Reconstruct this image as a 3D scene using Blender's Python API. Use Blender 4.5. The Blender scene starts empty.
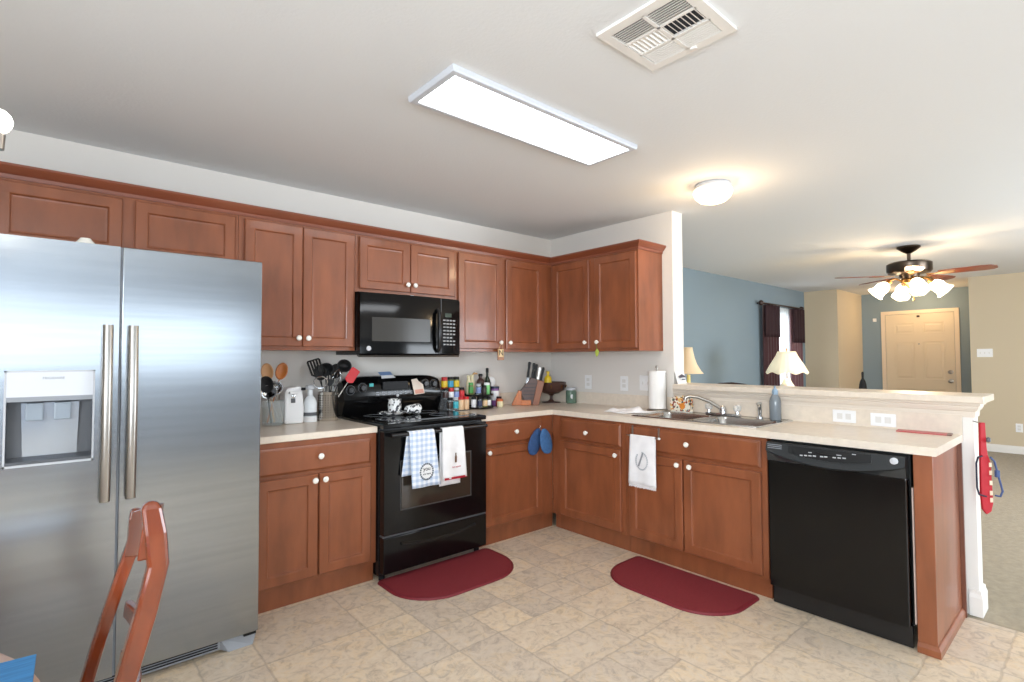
import bpy, bmesh, math, random
from mathutils import Vector, Matrix
random.seed(7)
S = bpy.context.scene
COL = S.collection
PI = math.pi

# ---------------------------------------------------------------- camera
RX = Vector((0.75886863, -0.65123392, -0.00357692))
UY = Vector((-0.01844368, -0.02698161, 0.99946577))
FW = Vector((0.65098252, 0.75839724, 0.03248665))
CAM = Vector((-3.5478, -3.4902, 1.3114))
cd = bpy.data.cameras.new('camera')
cam = bpy.data.objects.new('camera', cd); COL.objects.link(cam)
m = Matrix((RX, UY, -FW)).transposed().to_4x4(); m.translation = CAM
cam.matrix_world = m
cd.sensor_width = 36; cd.lens = 521.33 / 1024 * 36
cd.shift_x = 5.05 / 1024; cd.shift_y = 0.31 / 1024
cd.clip_start = 0.05; cd.clip_end = 100
S.camera = cam

# ---------------------------------------------------------------- world, exposure, lights
S.view_settings.view_transform = 'Standard'
try: S.view_settings.look = 'None'
except Exception: pass
S.view_settings.gamma = 1; S.view_settings.use_curve_mapping = False
S.view_settings.exposure = 0.0
w = bpy.data.worlds.new('world'); S.world = w; w.use_nodes = True
bg = w.node_tree.nodes['Background']
bg.inputs[0].default_value = (0.78, 0.89, 1.0, 1); bg.inputs[1].default_value = 4.6
LED = 8.0; DOME = 3.0; FANB = 6.0; LAMP = 5.0
def area(name, loc, rot, sx, sy, power, col):
    l = bpy.data.lights.new(name, 'AREA'); l.shape = 'RECTANGLE'; l.size = sx; l.size_y = sy
    l.energy = power; l.color = col
    o = bpy.data.objects.new(name, l); o.location = loc; o.rotation_euler = rot; COL.objects.link(o); return o
def point(name, loc, power, col, r=0.05):
    l = bpy.data.lights.new(name, 'POINT'); l.energy = power; l.color = col; l.shadow_soft_size = r
    o = bpy.data.objects.new(name, l); o.location = loc; COL.objects.link(o); return o
H = 2.441
# fill lights added outside unseen wall openings, to brighten both rooms
area('added_side_fill', (-5.26, -4.45, 1.5), (math.radians(108), 0, math.radians(-90)), 2.3, 1.2, 150, (0.84, 0.92, 1.0))  # added fill from the left, kept out of the refrigerator's reflection
area('added_rear_fill', (2.3, -6.05, 1.15), (math.radians(94), 0, math.radians(14)), 2.5, 1.9, 135, (0.88, 0.94, 1.0))  # added fill from the rear, for the living room and backsplash

# ---------------------------------------------------------------- materials
def srgb(c):
    return tuple((x/12.92 if x <= 0.04045 else ((x+0.055)/1.055)**2.4) for x in [v/255 for v in c]) + (1,)
MT = {}
def mat(name, col, rough=0.5, metal=0.0, spec=None, emit=0, emcol=None, var=0.0, vscale=(8, 8, 8), bump=0.0, bscale=60, coat=0, trans=0, alpha=1, ior=None, aniso=0, sheen=0):
    if name in MT: return MT[name]
    m = bpy.data.materials.new(name); m.use_nodes = True; nt = m.node_tree; n = nt.nodes; L = nt.links
    b = n['Principled BSDF']; c = srgb(col)
    b.inputs['Base Color'].default_value = c; b.inputs['Roughness'].default_value = rough; b.inputs['Metallic'].default_value = metal
    if spec is not None: b.inputs['Specular IOR Level'].default_value = spec
    if emit: b.inputs['Emission Color'].default_value = srgb(emcol or col); b.inputs['Emission Strength'].default_value = emit
    if coat: b.inputs['Coat Weight'].default_value = coat; b.inputs['Coat Roughness'].default_value = 0.08
    if trans: b.inputs['Transmission Weight'].default_value = trans
    if ior: b.inputs['IOR'].default_value = ior
    if aniso: b.inputs['Anisotropic'].default_value = aniso
    if sheen: b.inputs['Sheen Weight'].default_value = sheen
    b.inputs['Alpha'].default_value = alpha
    tc = None
    if var or bump:
        tc = n.new('ShaderNodeTexCoord')
    if var:
        mp = n.new('ShaderNodeMapping'); mp.inputs['Scale'].default_value = vscale; L.new(tc.outputs['Object'], mp.inputs[0])
        nz = n.new('ShaderNodeTexNoise'); nz.inputs['Scale'].default_value = 1; nz.inputs['Detail'].default_value = 5; L.new(mp.outputs[0], nz.inputs[0])
        mr = n.new('ShaderNodeMapRange'); mr.inputs[1].default_value = .3; mr.inputs[2].default_value = .7
        mr.inputs[3].default_value = 1 - var; mr.inputs[4].default_value = 1 + var; L.new(nz.outputs[0], mr.inputs[0])
        mx = n.new('ShaderNodeVectorMath'); mx.operation = 'SCALE'; mx.inputs[0].default_value = c[:3]; L.new(mr.outputs[0], mx.inputs['Scale'])
        L.new(mx.outputs[0], b.inputs['Base Color'])
    if bump:
        nb = n.new('ShaderNodeTexNoise'); nb.inputs['Scale'].default_value = bscale; nb.inputs['Detail'].default_value = 3; L.new(tc.outputs['Object'], nb.inputs[0])
        bp = n.new('ShaderNodeBump'); bp.inputs['Strength'].default_value = bump; bp.inputs['Distance'].default_value = .002
        L.new(nb.outputs[0], bp.inputs['Height']); L.new(bp.outputs[0], b.inputs['Normal'])
    MT[name] = m; return m
WALL = mat('wall_paint', (224, 219, 212), .75, bump=.15, bscale=90)
CEIL = mat('ceiling_paint', (229, 230, 230), .85, bump=.5, bscale=70)
BLUE = mat('blue_paint', (132, 150, 161), .7, bump=.1)
BEIGE = mat('beige_paint', (206, 190, 162), .75, bump=.1)
TRIM = mat('white_trim', (236, 232, 226), .4)
BARC = mat('cream_trim', (226, 214, 199), .45)
DOORM = mat('door_paint', (224, 208, 182), .45)
WOOD = mat('cabinet_wood', (137, 78, 48), .34, var=.2, vscale=(12, 12, 3.4), coat=.2)
WOODD = mat('cabinet_wood_dark', (108, 64, 46), .4, var=.16, vscale=(3, 3, 9))
CHAIRW = mat('chair_wood', (122, 54, 26), .16, var=.4, vscale=(10, 10, 5), coat=.6)
TABW = mat('table_wood', (178, 128, 88), .3, var=.2, vscale=(4, 14, 4), coat=.3)
LAM = mat('laminate', (226, 213, 196), .28, var=.05, vscale=(30, 30, 30))
BLK = mat('black_gloss', (10, 10, 11), .12, spec=.35)
BLKM = mat('black_matte', (20, 20, 21), .5, spec=.3)
BLKS = mat('black_satin', (22, 22, 24), .25)
GLS = mat('black_glass', (14, 13, 12), .04, spec=.7)
WIN = mat('oven_glass', (52, 44, 36), .05, spec=.7)
MWIN = mat('microwave_screen', (66, 64, 61), .25, spec=.3)
STEEL = mat('stainless', (158, 163, 168), .20, metal=1, aniso=.35, var=.05, vscale=(1.5, 40, 40))
STEELH = mat('stainless_handle', (172, 168, 162), .3, metal=1)
CHR = mat('chrome', (214, 216, 218), .08, metal=1)
SINKM = mat('sink_steel', (188, 186, 182), .22, metal=1)
NICK = mat('brushed_nickel', (172, 166, 158), .3, metal=1)
BRASS = mat('antique_brass', (140, 104, 60), .38, metal=1)
BRNZ = mat('dark_bronze', (92, 80, 70), .3, metal=1)
DGRY = mat('dark_grey', (88, 90, 94), .4)
MGRY = mat('mid_grey', (150, 154, 160), .4)
LGRY = mat('light_grey', (196, 198, 202), .4)
WHP = mat('white_plastic', (240, 240, 240), .35)
PORC = mat('porcelain', (246, 242, 232), .12)
RUGM = mat('red_mat', (128, 38, 46), .7, var=.1, vscale=(90, 90, 90), bump=.8, bscale=260)
RUGE = mat('red_mat_edge', (120, 32, 42), .5)
CLW = mat('white_cloth', (240, 238, 238), .9, var=.05, vscale=(20, 20, 20), bump=.3, bscale=300, sheen=.3)
RED = mat('red', (206, 34, 40), .4)
DKW = mat('dark_wood', (48, 26, 18), .35, var=.2)
GLASS = mat('clear_glass', (225, 235, 235), .04, alpha=.2)
ACR = mat('acrylic', (232, 232, 228), .05, alpha=.5)

def nodes_mat(name):
    m = bpy.data.materials.new(name); m.use_nodes = True
    return m, m.node_tree.nodes, m.node_tree.links, m.node_tree.nodes['Principled BSDF']
def vinyl():
    m, n, L, b = nodes_mat('stone_look_vinyl')
    tc = n.new('ShaderNodeTexCoord'); sx = n.new('ShaderNodeSeparateXYZ'); L.new(tc.outputs['Object'], sx.inputs[0])
    def M(op, a, b_=None, c=None):
        k = n.new('ShaderNodeMath'); k.operation = op
        for i, q in enumerate((a, b_, c)):
            if q is None: continue
            if isinstance(q, (int, float)): k.inputs[i].default_value = q
            else: L.new(q, k.inputs[i])
        return k.outputs[0]
    P_ = .23
    nzw = n.new('ShaderNodeTexNoise'); nzw.inputs['Scale'].default_value = 14; nzw.inputs['Detail'].default_value = 4; L.new(tc.outputs['Object'], nzw.inputs[0])
    wob = M('MULTIPLY', M('SUBTRACT', nzw.outputs[0], .5), .022)
    gx = M('ADD', M('DIVIDE', M('ADD', sx.outputs[0], 1.93), P_), M('DIVIDE', wob, P_))
    gy = M('ADD', M('DIVIDE', M('ADD', sx.outputs[1], 1.54), P_), M('DIVIDE', wob, P_))
    gx = M('ADD', gx, 100); gy = M('ADD', gy, 100)
    # pattern of merged tiles: pairs of cells joined depending on a random number
    cx = M('FLOOR', gx); cy = M('FLOOR', gy)
    def rnd(a, b_, seed):
        cb = n.new('ShaderNodeCombineXYZ'); L.new(a, cb.inputs[0]); L.new(b_, cb.inputs[1]); cb.inputs[2].default_value = seed
        wn = n.new('ShaderNodeTexWhiteNoise'); wn.noise_dimensions = '3D'; L.new(cb.outputs[0], wn.inputs[0]); return wn
    # distance to nearest joint
    fx = M('FRACT', gx); fy = M('FRACT', gy)
    dx = M('MINIMUM', fx, M('SUBTRACT', 1, fx)); dy = M('MINIMUM', fy, M('SUBTRACT', 1, fy))
    ex = M('ROUND', gx); ey = M('ROUND', gy)
    # modules of 2x2 cells: the inner joints are only sometimes there
    sxm = M('FLOOR', M('DIVIDE', cx, 2)); sym = M('FLOOR', M('DIVIDE', cy, 2))
    inx = M('GREATER_THAN', rnd(sxm, sym, 1.5).outputs[0], .45); iny = M('GREATER_THAN', rnd(sxm, sym, 7.5).outputs[0], .45)
    oddx = M('ABSOLUTE', M('MODULO', ex, 2)); oddy = M('ABSOLUTE', M('MODULO', ey, 2))
    hx = M('MAXIMUM', M('SUBTRACT', 1, oddx), inx)
    hy = M('MAXIMUM', M('SUBTRACT', 1, oddy), iny)
    def line(d, h):
        mr = n.new('ShaderNodeMapRange'); mr.interpolation_type = 'SMOOTHSTEP'
        mr.inputs[1].default_value = .008; mr.inputs[2].default_value = .03; mr.inputs[3].default_value = 1; mr.inputs[4].default_value = 0
        L.new(d, mr.inputs[0]); return M('MULTIPLY', mr.outputs[0], h)
    ln = M('MAXIMUM', line(dx, hx), line(dy, hy))
    # tile colours
    idx = M('ADD', M('MULTIPLY', sxm, 2), M('MULTIPLY', M('MODULO', cx, 2), inx)); idy = M('ADD', M('MULTIPLY', sym, 2), M('MULTIPLY', M('MODULO', cy, 2), iny))
    wn = rnd(idx, idy, 3.5)
    off = n.new('ShaderNodeVectorMath'); off.operation = 'MULTIPLY_ADD'; L.new(wn.outputs[1], off.inputs[0]); off.inputs[1].default_value = (3, 3, 3); L.new(tc.outputs['Object'], off.inputs[2])
    v1 = n.new('ShaderNodeTexNoise'); v1.inputs['Scale'].default_value = 7; v1.inputs['Detail'].default_value = 10; v1.inputs['Roughness'].default_value = .72; v1.inputs['Distortion'].default_value = .9; L.new(off.outputs[0], v1.inputs[0])
    v2 = n.new('ShaderNodeTexNoise'); v2.inputs['Scale'].default_value = 15; v2.inputs['Detail'].default_value = 9; v2.inputs['Roughness'].default_value = .7; v2.inputs['Distortion'].default_value = 1.6; L.new(off.outputs[0], v2.inputs[0])
    r1 = n.new('ShaderNodeValToRGB'); e = r1.color_ramp.elements
    e[0].position = .28; e[0].color = srgb((186, 168, 146)); e[1].position = .74; e[1].color = srgb((234, 220, 204))
    for p, c in ((.40, (214, 196, 172)), (.50, (222, 208, 188)), (.58, (228, 206, 170)), (.65, (212, 202, 190))):
        k = e.new(p); k.color = srgb(c)
    L.new(v1.outputs[0], r1.inputs[0])
    r2 = n.new('ShaderNodeValToRGB'); e = r2.color_ramp.elements
    e[0].position = .36; e[0].color = srgb((150, 132, 114)); e[1].position = .5; e[1].color = srgb((226, 208, 182)); k = e.new(.7); k.color = srgb((244, 232, 214))
    L.new(v2.outputs[0], r2.inputs[0])
    mx = n.new('ShaderNodeMix'); mx.data_type = 'RGBA'; mx.inputs[0].default_value = .42; L.new(r1.outputs[0], mx.inputs[6]); L.new(r2.outputs[0], mx.inputs[7])
    tint = n.new('ShaderNodeMix'); tint.data_type = 'RGBA'; tint.blend_type = 'MULTIPLY'; tint.inputs[0].default_value = 1
    rr = n.new('ShaderNodeValToRGB'); e = rr.color_ramp.elements; e[0].position = 0; e[0].color = (.85, .84, .86, 1); e[1].position = 1; e[1].color = (1, .97, .93, 1)
    L.new(wn.outputs[0], rr.inputs[0]); L.new(mx.outputs[2], tint.inputs[6]); L.new(rr.outputs[0], tint.inputs[7])
    fin = n.new('ShaderNodeMix'); fin.data_type = 'RGBA'; L.new(M('MULTIPLY', ln, .34), fin.inputs[0]); L.new(tint.outputs[2], fin.inputs[6]); fin.inputs[7].default_value = srgb((146, 130, 112))
    L.new(fin.outputs[2], b.inputs['Base Color']); b.inputs['Roughness'].default_value = .38
    bp = n.new('ShaderNodeBump'); bp.inputs['Strength'].default_value = .35; bp.inputs['Distance'].default_value = .002
    L.new(M('SUBTRACT', v2.outputs[0], ln), bp.inputs['Height']); L.new(bp.outputs[0], b.inputs['Normal'])
    return m
VIN = vinyl()
CARP = mat('carpet', (152, 137, 110), .98, var=.16, vscale=(26, 26, 26), bump=1.0, bscale=500, sheen=.2)
def checks(name, c1, c2, p, axes=(0, 2)):
    m, n, L, b = nodes_mat(name)
    tc = n.new('ShaderNodeTexCoord'); sx = n.new('ShaderNodeSeparateXYZ'); L.new(tc.outputs['Object'], sx.inputs[0])
    outs = []
    for a in axes:
        k = n.new('ShaderNodeMath'); k.operation = 'MULTIPLY'; L.new(sx.outputs[a], k.inputs[0]); k.inputs[1].default_value = PI*2/p
        s = n.new('ShaderNodeMath'); s.operation = 'SINE'; L.new(k.outputs[0], s.inputs[0])
        g = n.new('ShaderNodeMath'); g.operation = 'GREATER_THAN'; L.new(s.outputs[0], g.inputs[0]); g.inputs[1].default_value = 0
        outs.append(g.outputs[0])
    ad = n.new('ShaderNodeMath'); ad.operation = 'ADD'; L.new(outs[0], ad.inputs[0]); L.new(outs[1], ad.inputs[1])
    hf = n.new('ShaderNodeMath'); hf.operation = 'MULTIPLY'; L.new(ad.outputs[0], hf.inputs[0]); hf.inputs[1].default_value = .5
    mx = n.new('ShaderNodeMix'); mx.data_type = 'RGBA'; L.new(hf.outputs[0], mx.inputs[0]); mx.inputs[6].default_value = srgb(c1); mx.inputs[7].default_value = srgb(c2)
    L.new(mx.outputs[2], b.inputs['Base Color']); b.inputs['Roughness'].default_value = .9; MT[name] = m; return m
def spots(name, base, cols, scale=30, rough=.6):
    m, n, L, b = nodes_mat(name)
    tc = n.new('ShaderNodeTexCoord'); v = n.new('ShaderNodeTexVoronoi'); v.inputs['Scale'].default_value = scale; L.new(tc.outputs['Object'], v.inputs[0])
    sp = n.new('ShaderNodeSeparateColor'); L.new(v.outputs['Color'], sp.inputs[0])
    r = n.new('ShaderNodeValToRGB'); r.color_ramp.interpolation = 'CONSTANT'; e = r.color_ramp.elements
    allc = [base] + cols; e[0].color = srgb(base); e[1].position = .45; e[1].color = srgb(cols[0])
    for i, c in enumerate(cols[1:]): k = e.new(.45 + .55*(i+1)/len(cols)); k.color = srgb(c)
    L.new(sp.outputs[0], r.inputs[0]); L.new(r.outputs[0], b.inputs['Base Color']); b.inputs['Roughness'].default_value = rough; MT[name] = m; return m

# ---------------------------------------------------------------- object helpers
ORG = {}
def T(name, label, cat, loc=(0, 0, 0), group=None, rz=0):
    o = bpy.data.objects.new(name, None); COL.objects.link(o); o.location = loc; o.rotation_euler.z = rz
    o.empty_display_size = .05
    o['label'] = label; o['category'] = cat
    if group: o['group'] = group
    ORG[o] = Vector(loc); return o
class MB:
    """collects shapes (in world metres unless rz is used) and links them as one mesh"""
    def __init__(s, xf=None): s.bm = bmesh.new(); s.xf = xf
    def _new(s, fn):
        b2 = bmesh.new(); fn(b2); me = bpy.data.meshes.new('t'); b2.to_mesh(me); b2.free(); s.bm.from_mesh(me); bpy.data.meshes.remove(me)
    def box(s, x0, y0, z0, x1, y1, z1, bev=0, seg=2):
        def f(b):
            bmesh.ops.create_cube(b, size=1)
            for v in b.verts: v.co = Vector(((x0+x1)/2 + v.co.x*abs(x1-x0), (y0+y1)/2 + v.co.y*abs(y1-y0), (z0+z1)/2 + v.co.z*abs(z1-z0)))
            if bev: bmesh.ops.bevel(b, geom=b.edges[:], offset=bev, segments=seg, affect='EDGES', profile=.6)
        s._new(f); return s
    def quadring(s, rings, cap0=False, cap1=True):
        bm = s.bm; vs = [[bm.verts.new(p) for p in r] for r in rings]
        for a, b in zip(vs, vs[1:]):
            k = len(a)
            for i in range(k):
                try: bm.faces.new((a[i], a[(i+1) % k], b[(i+1) % k], b[i]))
                except Exception: pass
        if cap0: bm.faces.new(vs[0][::-1])
        if cap1: bm.faces.new(vs[-1])
        return s
    def lathe(s, c, prof, seg=24, axis='z', cap0=True, cap1=True):
        c = Vector(c); rings = []
        for r, h in prof:
            ring = []
            for i in range(seg):
                a = 2*PI*i/seg; p = (r*math.cos(a), r*math.sin(a), h)
                if axis == 'x': p = (h, p[0], p[1])
                elif axis == '-x': p = (-h, p[1], p[0])
                elif axis == '-y': p = (p[0], -h, p[1])
                elif axis == 'y': p = (p[1], h, p[0])
                ring.append(c + Vector(p))
            rings.append(ring)
        return s.quadring(rings, cap0, cap1)
    def tube(s, pts, r, seg=8, closed=False):
        pts = [Vector(p) for p in pts]; n = len(pts); rings = []
        rr = r if isinstance(r, (list, tuple)) else [r]*n
        prev = None
        for i, p in enumerate(pts):
            if closed: d = pts[(i+1) % n] - pts[i-1]
            else: d = pts[min(i+1, n-1)] - pts[max(i-1, 0)]
            d.normalize()
            if prev is None:
                up = Vector((0, 0, 1)) if abs(d.z) < .9 else Vector((1, 0, 0)); a = d.cross(up).normalized()
            else: a = (prev - d*prev.dot(d)).normalized()
            prev = a; b = d.cross(a)
            rings.append([p + (a*math.cos(2*PI*k/seg) + b*math.sin(2*PI*k/seg))*rr[i] for k in range(seg)])
        if closed: rings.append(rings[0]); 
        return s.quadring(rings, not closed, not closed)
    def prism(s, poly, ext, off=(0, 0, 0)):
        """poly: list of 3D points, extruded by ext vector"""
        e = Vector(ext); a = [Vector(p) for p in poly]; return s.quadring([a, [p + e for p in a]], True, True)
    def sweep(s, path, prof, closed=False):
        """path 2D list; prof list of (out,z); out to the right-hand normal"""
        n = len(path); rings = []
        P = [Vector((p[0], p[1])) for p in path]
        for i, p in enumerate(P):
            def nor(a, b): d = (b-a).normalized(); return Vector((d.y, -d.x))
            if closed: n1, n2 = nor(P[i-1], p), nor(p, P[(i+1) % n])
            else:
                n1 = nor(P[i-1], p) if i > 0 else nor(p, P[1]); n2 = nor(p, P[i+1]) if i < n-1 else n1
            mm = (n1+n2).normalized(); mm = mm / max(.2, mm.dot(n1))
            rings.append([Vector((p.x + mm.x*o, p.y + mm.y*o, z)) for o, z in prof])
        if closed: rings.append(rings[0])
        return s.quadring(rings, not closed, not closed)
    def grid(s, fn, nu, nv):
        vs = [[s.bm.verts.new(fn(i/nu, j/nv)) for j in range(nv+1)] for i in range(nu+1)]
        for i in range(nu):
            for j in range(nv): s.bm.faces.new((vs[i][j], vs[i+1][j], vs[i+1][j+1], vs[i][j+1]))
        return s
    def panel(s, a0, a1, b0, b1, rings):
        """concentric-rect panel in (a,b,c) coordinates: rings = [(inset, depth)]"""
        rg = []
        for ins, c in rings:
            rg.append([Vector((a0+ins, b0+ins, c)), Vector((a1-ins, b0+ins, c)), Vector((a1-ins, b1-ins, c)), Vector((a0+ins, b1-ins, c))])
        return s.quadring(rg, True, True)
    def build(s, name, material, parent=None, smooth=False, solid=0, bevel=0, origin=None, subsurf=0):
        bm = s.bm
        if s.xf:
            for v in bm.verts: v.co = s.xf(v.co)
        if smooth: bmesh.ops.remove_doubles(bm, verts=bm.verts[:], dist=1e-6)
        bmesh.ops.recalc_face_normals(bm, faces=bm.faces[:])
        o0 = Vector((0, 0, 0))
        root = parent
        if parent is not None: o0 = ORG[parent]
        elif origin is not None: o0 = Vector(origin)
        for v in bm.verts: v.co -= o0
        me = bpy.data.meshes.new(name); bm.to_mesh(me); bm.free()
        o = bpy.data.objects.new(name, me); COL.objects.link(o)
        me.materials.append(material)
        if smooth:
            for p in me.polygons: p.use_smooth = True
            try: me.set_sharp_from_angle(angle=math.radians(40))
            except Exception: pass
        if parent is not None: o.parent = parent
        elif origin is not None: o.location = o0
        ORG[o] = o0
        if solid: k = o.modifiers.new('s', 'SOLIDIFY'); k.thickness = solid; k.offset = 0
        if bevel: k = o.modifiers.new('b', 'BEVEL'); k.width = bevel; k.segments = 2; k.limit_method = 'ANGLE'
        if subsurf: k = o.modifiers.new('ss', 'SUBSURF'); k.levels = subsurf; k.render_levels = subsurf
        return o
def tag(o, label, cat, group=None):
    o['label'] = label; o['category'] = cat
    if group: o['group'] = group
    return o
def struct(o): o['kind'] = 'structure'; return o
def lab(o, t): o['label'] = t; return o
def SF(y):   # wall face looking towards -y : (a,b,c)->(x=a, y=y-c, z=b)
    return lambda v: Vector((v.x, y - v.z, v.y))
def WF(x):   # face looking towards -x : (a,b,c)->(x=x-c, y=a, z=b)
    return lambda v: Vector((x - v.z, v.x, v.y))
def text(txt, size, name, material, parent, place, depth=.0006, width=None):
    """place: function (u,v,c)->world; text is centred on u=v=0"""
    cu = bpy.data.curves.new('txt', 'FONT'); cu.body = txt; cu.size = size; cu.align_x = 'CENTER'; cu.align_y = 'CENTER'; cu.extrude = depth
    ob = bpy.data.objects.new('txt', cu); COL.objects.link(ob)
    dg = bpy.context.evaluated_depsgraph_get(); me = bpy.data.meshes.new_from_object(ob.evaluated_get(dg))
    bpy.data.objects.remove(ob); mb = MB(); mb.bm.from_mesh(me); bpy.data.meshes.remove(me)
    for v in mb.bm.verts: v.co = place(v.co.x, v.co.y, v.co.z)
    return mb.build(name, material, parent)
def dup(root, loc, label=None, group=None, rz=None):
    r = root.copy(); COL.objects.link(r); r.location = loc
    if rz is not None: r.rotation_euler.z = rz
    if label: r['label'] = label
    if group: r['group'] = group
    for ch in list(root.children):
        c = ch.copy(); COL.objects.link(c); c.parent = r
        for g in list(ch.children):
            d = g.copy(); COL.objects.link(d); d.parent = c
    return r

# ================================================================ THE ROOM
XR, XN, XL, YB = 6.26, 7.55, -5.2, -6.0
struct(MB().box(XL, YB, -.05, -.05, 0, 0).build('floor', VIN))
struct(MB().box(-.05, YB, -.05, XN, 0, -.001).build('floor_carpet', CARP))
struct(MB().box(XL-.1, YB-.1, H, XN+.1, .12, H+.1).build('ceiling', CEIL))
struct(MB().box(XL, 0, 0, .07, .12, H).build('wall_back', WALL))
# living room blue wall with the window opening
WX0, WX1, WZ0, WZ1 = 4.62, 5.56, .75, 2.04
struct(MB().box(.07, 0, 0, WX0, .12, H).box(WX1, 0, 0, XR, .12, H).box(WX0, 0, 0, WX1, .12, WZ0).box(WX0, 0, WZ1, WX1, .12, H).build('wall_blue', BLUE))
struct(MB().box(XR, -.505, 0, XR+.1, .12, H).box(XR, YB, 0, XR+.1, -2.16, H).build('wall_far', BEIGE))
struct(MB().box(XR+.1, -.505, 0, XN, -.405, H).box(XR+.1, -2.26, 0, XN, -2.16, H).build('wall_entry_side', BEIGE))
struct(MB().box(XN, -2.16, 0, XN+.1, -.505, H).build('wall_entry', BLUE))
# kitchen/living partition
struct(MB().box(0, -1.304, 0, .145, 0, H).build('wall_partition', WALL))
struct(MB().box(0, -3.012, 0, .125, -1.304, 1.074).build('wall_half', TRIM))
struct(MB().box(XL-.1, YB, 0, XL, -5.6, H).box(XL-.1, -3.3, 0, XL, .12, H).box(XL-.1, -5.6, 0, XL, -3.3, .85).box(XL-.1, -5.6, 2.12, XL, -3.3, H).build('wall_left', WALL))  # unseen opening added to let the side fill in
# wall behind the camera: wide patio window, and a gap added for fill light
bx0, bx1, bz0, bz1 = -4.7, -1.5, 1.15, 1.95
struct(MB().box(XL, YB-.1, 0, bx0, YB, H).box(bx1, YB-.1, 0, 1.0, YB, H).box(3.6, YB-.1, 0, XN, YB, H).box(1.0, YB-.1, 0, 3.6, YB, .1).box(1.0, YB-.1, 2.12, 3.6, YB, H).box(bx0, YB-.1, 0, bx1, YB, bz0).box(bx0, YB-.1, bz1, bx1, YB, H).build('wall_rear', mat('rear_paint', (172, 178, 186), .8)))
f = MB()
for xx in (bx0, -3.3, bx1-.05): f.box(xx, YB-.09, bz0, xx+.05, YB-.03, bz1)
f.box(bx0, YB-.09, bz0, bx1, YB-.03, bz0+.05).box(bx0, YB-.09, bz1-.05, bx1, YB-.03, bz1)
struct(f.build('window_rear', TRIM))
# trims
prof = [(0, .001), (.014, .001), (.014, .075), (.008, .09), (.008, .1), (0, .105)]
struct(MB().sweep([(XR, -2.17), (XR, YB)][::-1], [(-o, z) for o, z in prof][::-1]).build('baseboard_far', TRIM))
struct(MB().sweep([(-.001, -2.975), (-.001, -3.013), (.126, -3.013), (.126, -1.31)][::-1], [(-o*1.0, z*1.25) for o, z in prof][::-1]).build('baseboard_half', TRIM))
struct(MB().sweep([(XR, 0), (.15, 0)], [(-o, z) for o, z in prof][::-1]).build('baseboard_blue', TRIM))
# ---- bar cap
bt = MB(); bt.prism([(-.065, -3.062, 1.076), (.27, -3.062, 1.076), (.27, -1.20, 1.076), (.147, -1.20, 1.076), (.147, -1.306, 1.076), (-.002, -1.306, 1.076), (-.002, -1.33, 1.076), (-.065, -1.33, 1.076)], (0, 0, .036))
tag(bt.build('bar_top', LAM, bevel=.004), 'long cream laminate bar top capping the half wall', 'countertop')
mo = MB(); pr = [(0, 1.0), (.008, 1.0), (.012, 1.03), (.02, 1.034), (.03, 1.05), (.03, 1.058), (.042, 1.062), (.042, 1.076), (0, 1.076)]
mo.sweep([(-.001, -1.306), (-.001, -3.013), (.126, -3.013), (.126, -1.306)], [(o*.72, z) for o, z in pr])
struct(mo.build('trim_1', BARC))
# ---- window in the living room
PANE = bpy.data.materials.new('window_glass'); PANE.use_nodes = True
nn = PANE.node_tree.nodes; ll = PANE.node_tree.links; nn.clear(); o_ = nn.new('ShaderNodeOutputMaterial'); g_ = nn.new('ShaderNodeBsdfGlossy'); tp_ = nn.new('ShaderNodeBsdfTransparent'); g_.inputs[1].default_value = .02
a_ = nn.new('ShaderNodeMixShader'); a_.inputs[0].default_value = .06; ll.new(tp_.outputs[0], a_.inputs[1]); ll.new(g_.outputs[0], a_.inputs[2]); ll.new(a_.outputs[0], o_.inputs[0])
struct(MB().box(WX0, .03, WZ0, WX0+.05, .09, WZ1).box(WX1-.05, .03, WZ0, WX1, .09, WZ1).box(WX0, .03, WZ0, WX1, .09, WZ0+.05).box(WX0, .03, WZ1-.05, WX1, .09, WZ1).box(WX0, .04, 1.38, WX1, .08, 1.42).build('window_1', TRIM))
struct(MB().box(WX0+.05, .055, WZ0+.05, WX1-.05, .06, WZ1-.05).build('window_pane', PANE))
# curtains
def curtain(x0, x1, z0, z1, y, n=5, amp=.03, flare=0.0):
    mb = MB()
    def f(u, v):
        x = x0 + (x1-x0)*u + flare*(1-v)*(u-.5); return Vector((x, y + amp*math.sin(u*n*2*PI), z0 + (z1-z0)*v))
    return mb.grid(f, n*10, 6)
SHEER = bpy.data.materials.new('sheer'); SHEER.use_nodes = True
nn = SHEER.node_tree.nodes; ll = SHEER.node_tree.links; nn.clear()
o_ = nn.new('ShaderNodeOutputMaterial'); tr_ = nn.new('ShaderNodeBsdfTranslucent'); tp_ = nn.new('ShaderNodeBsdfTransparent'); df_ = nn.new('ShaderNodeBsdfDiffuse')
tr_.inputs[0].default_value = (.95, .95, .93, 1); df_.inputs[0].default_value = (.9, .9, .88, 1)
a_ = nn.new('ShaderNodeMixShader'); a_.inputs[0].default_value = .35; b_ = nn.new('ShaderNodeMixShader'); b_.inputs[0].default_value = .25
ll.new(tr_.outputs[0], a_.inputs[1]); ll.new(df_.outputs[0], a_.inputs[2]); ll.new(a_.outputs[0], b_.inputs[1]); ll.new(tp_.outputs[0], b_.inputs[2]); ll.new(b_.outputs[0], o_.inputs[0])
CURT = mat('maroon_curtain', (66, 30, 34), .8, var=.25, vscale=(20, 4, 2), sheen=.4)
CURT2 = mat('plum_curtain', (110, 72, 76), .7, var=.2, vscale=(20, 4, 2), sheen=.4)
t = T('curtain', 'dark maroon curtain panel at left of the living room window', 'curtain', (4.72, -.08, .1))
curtain(4.44, 4.93, .08, 2.10, -.085, 5, .028).build('panel', CURT, t, smooth=True, solid=.004)
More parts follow.
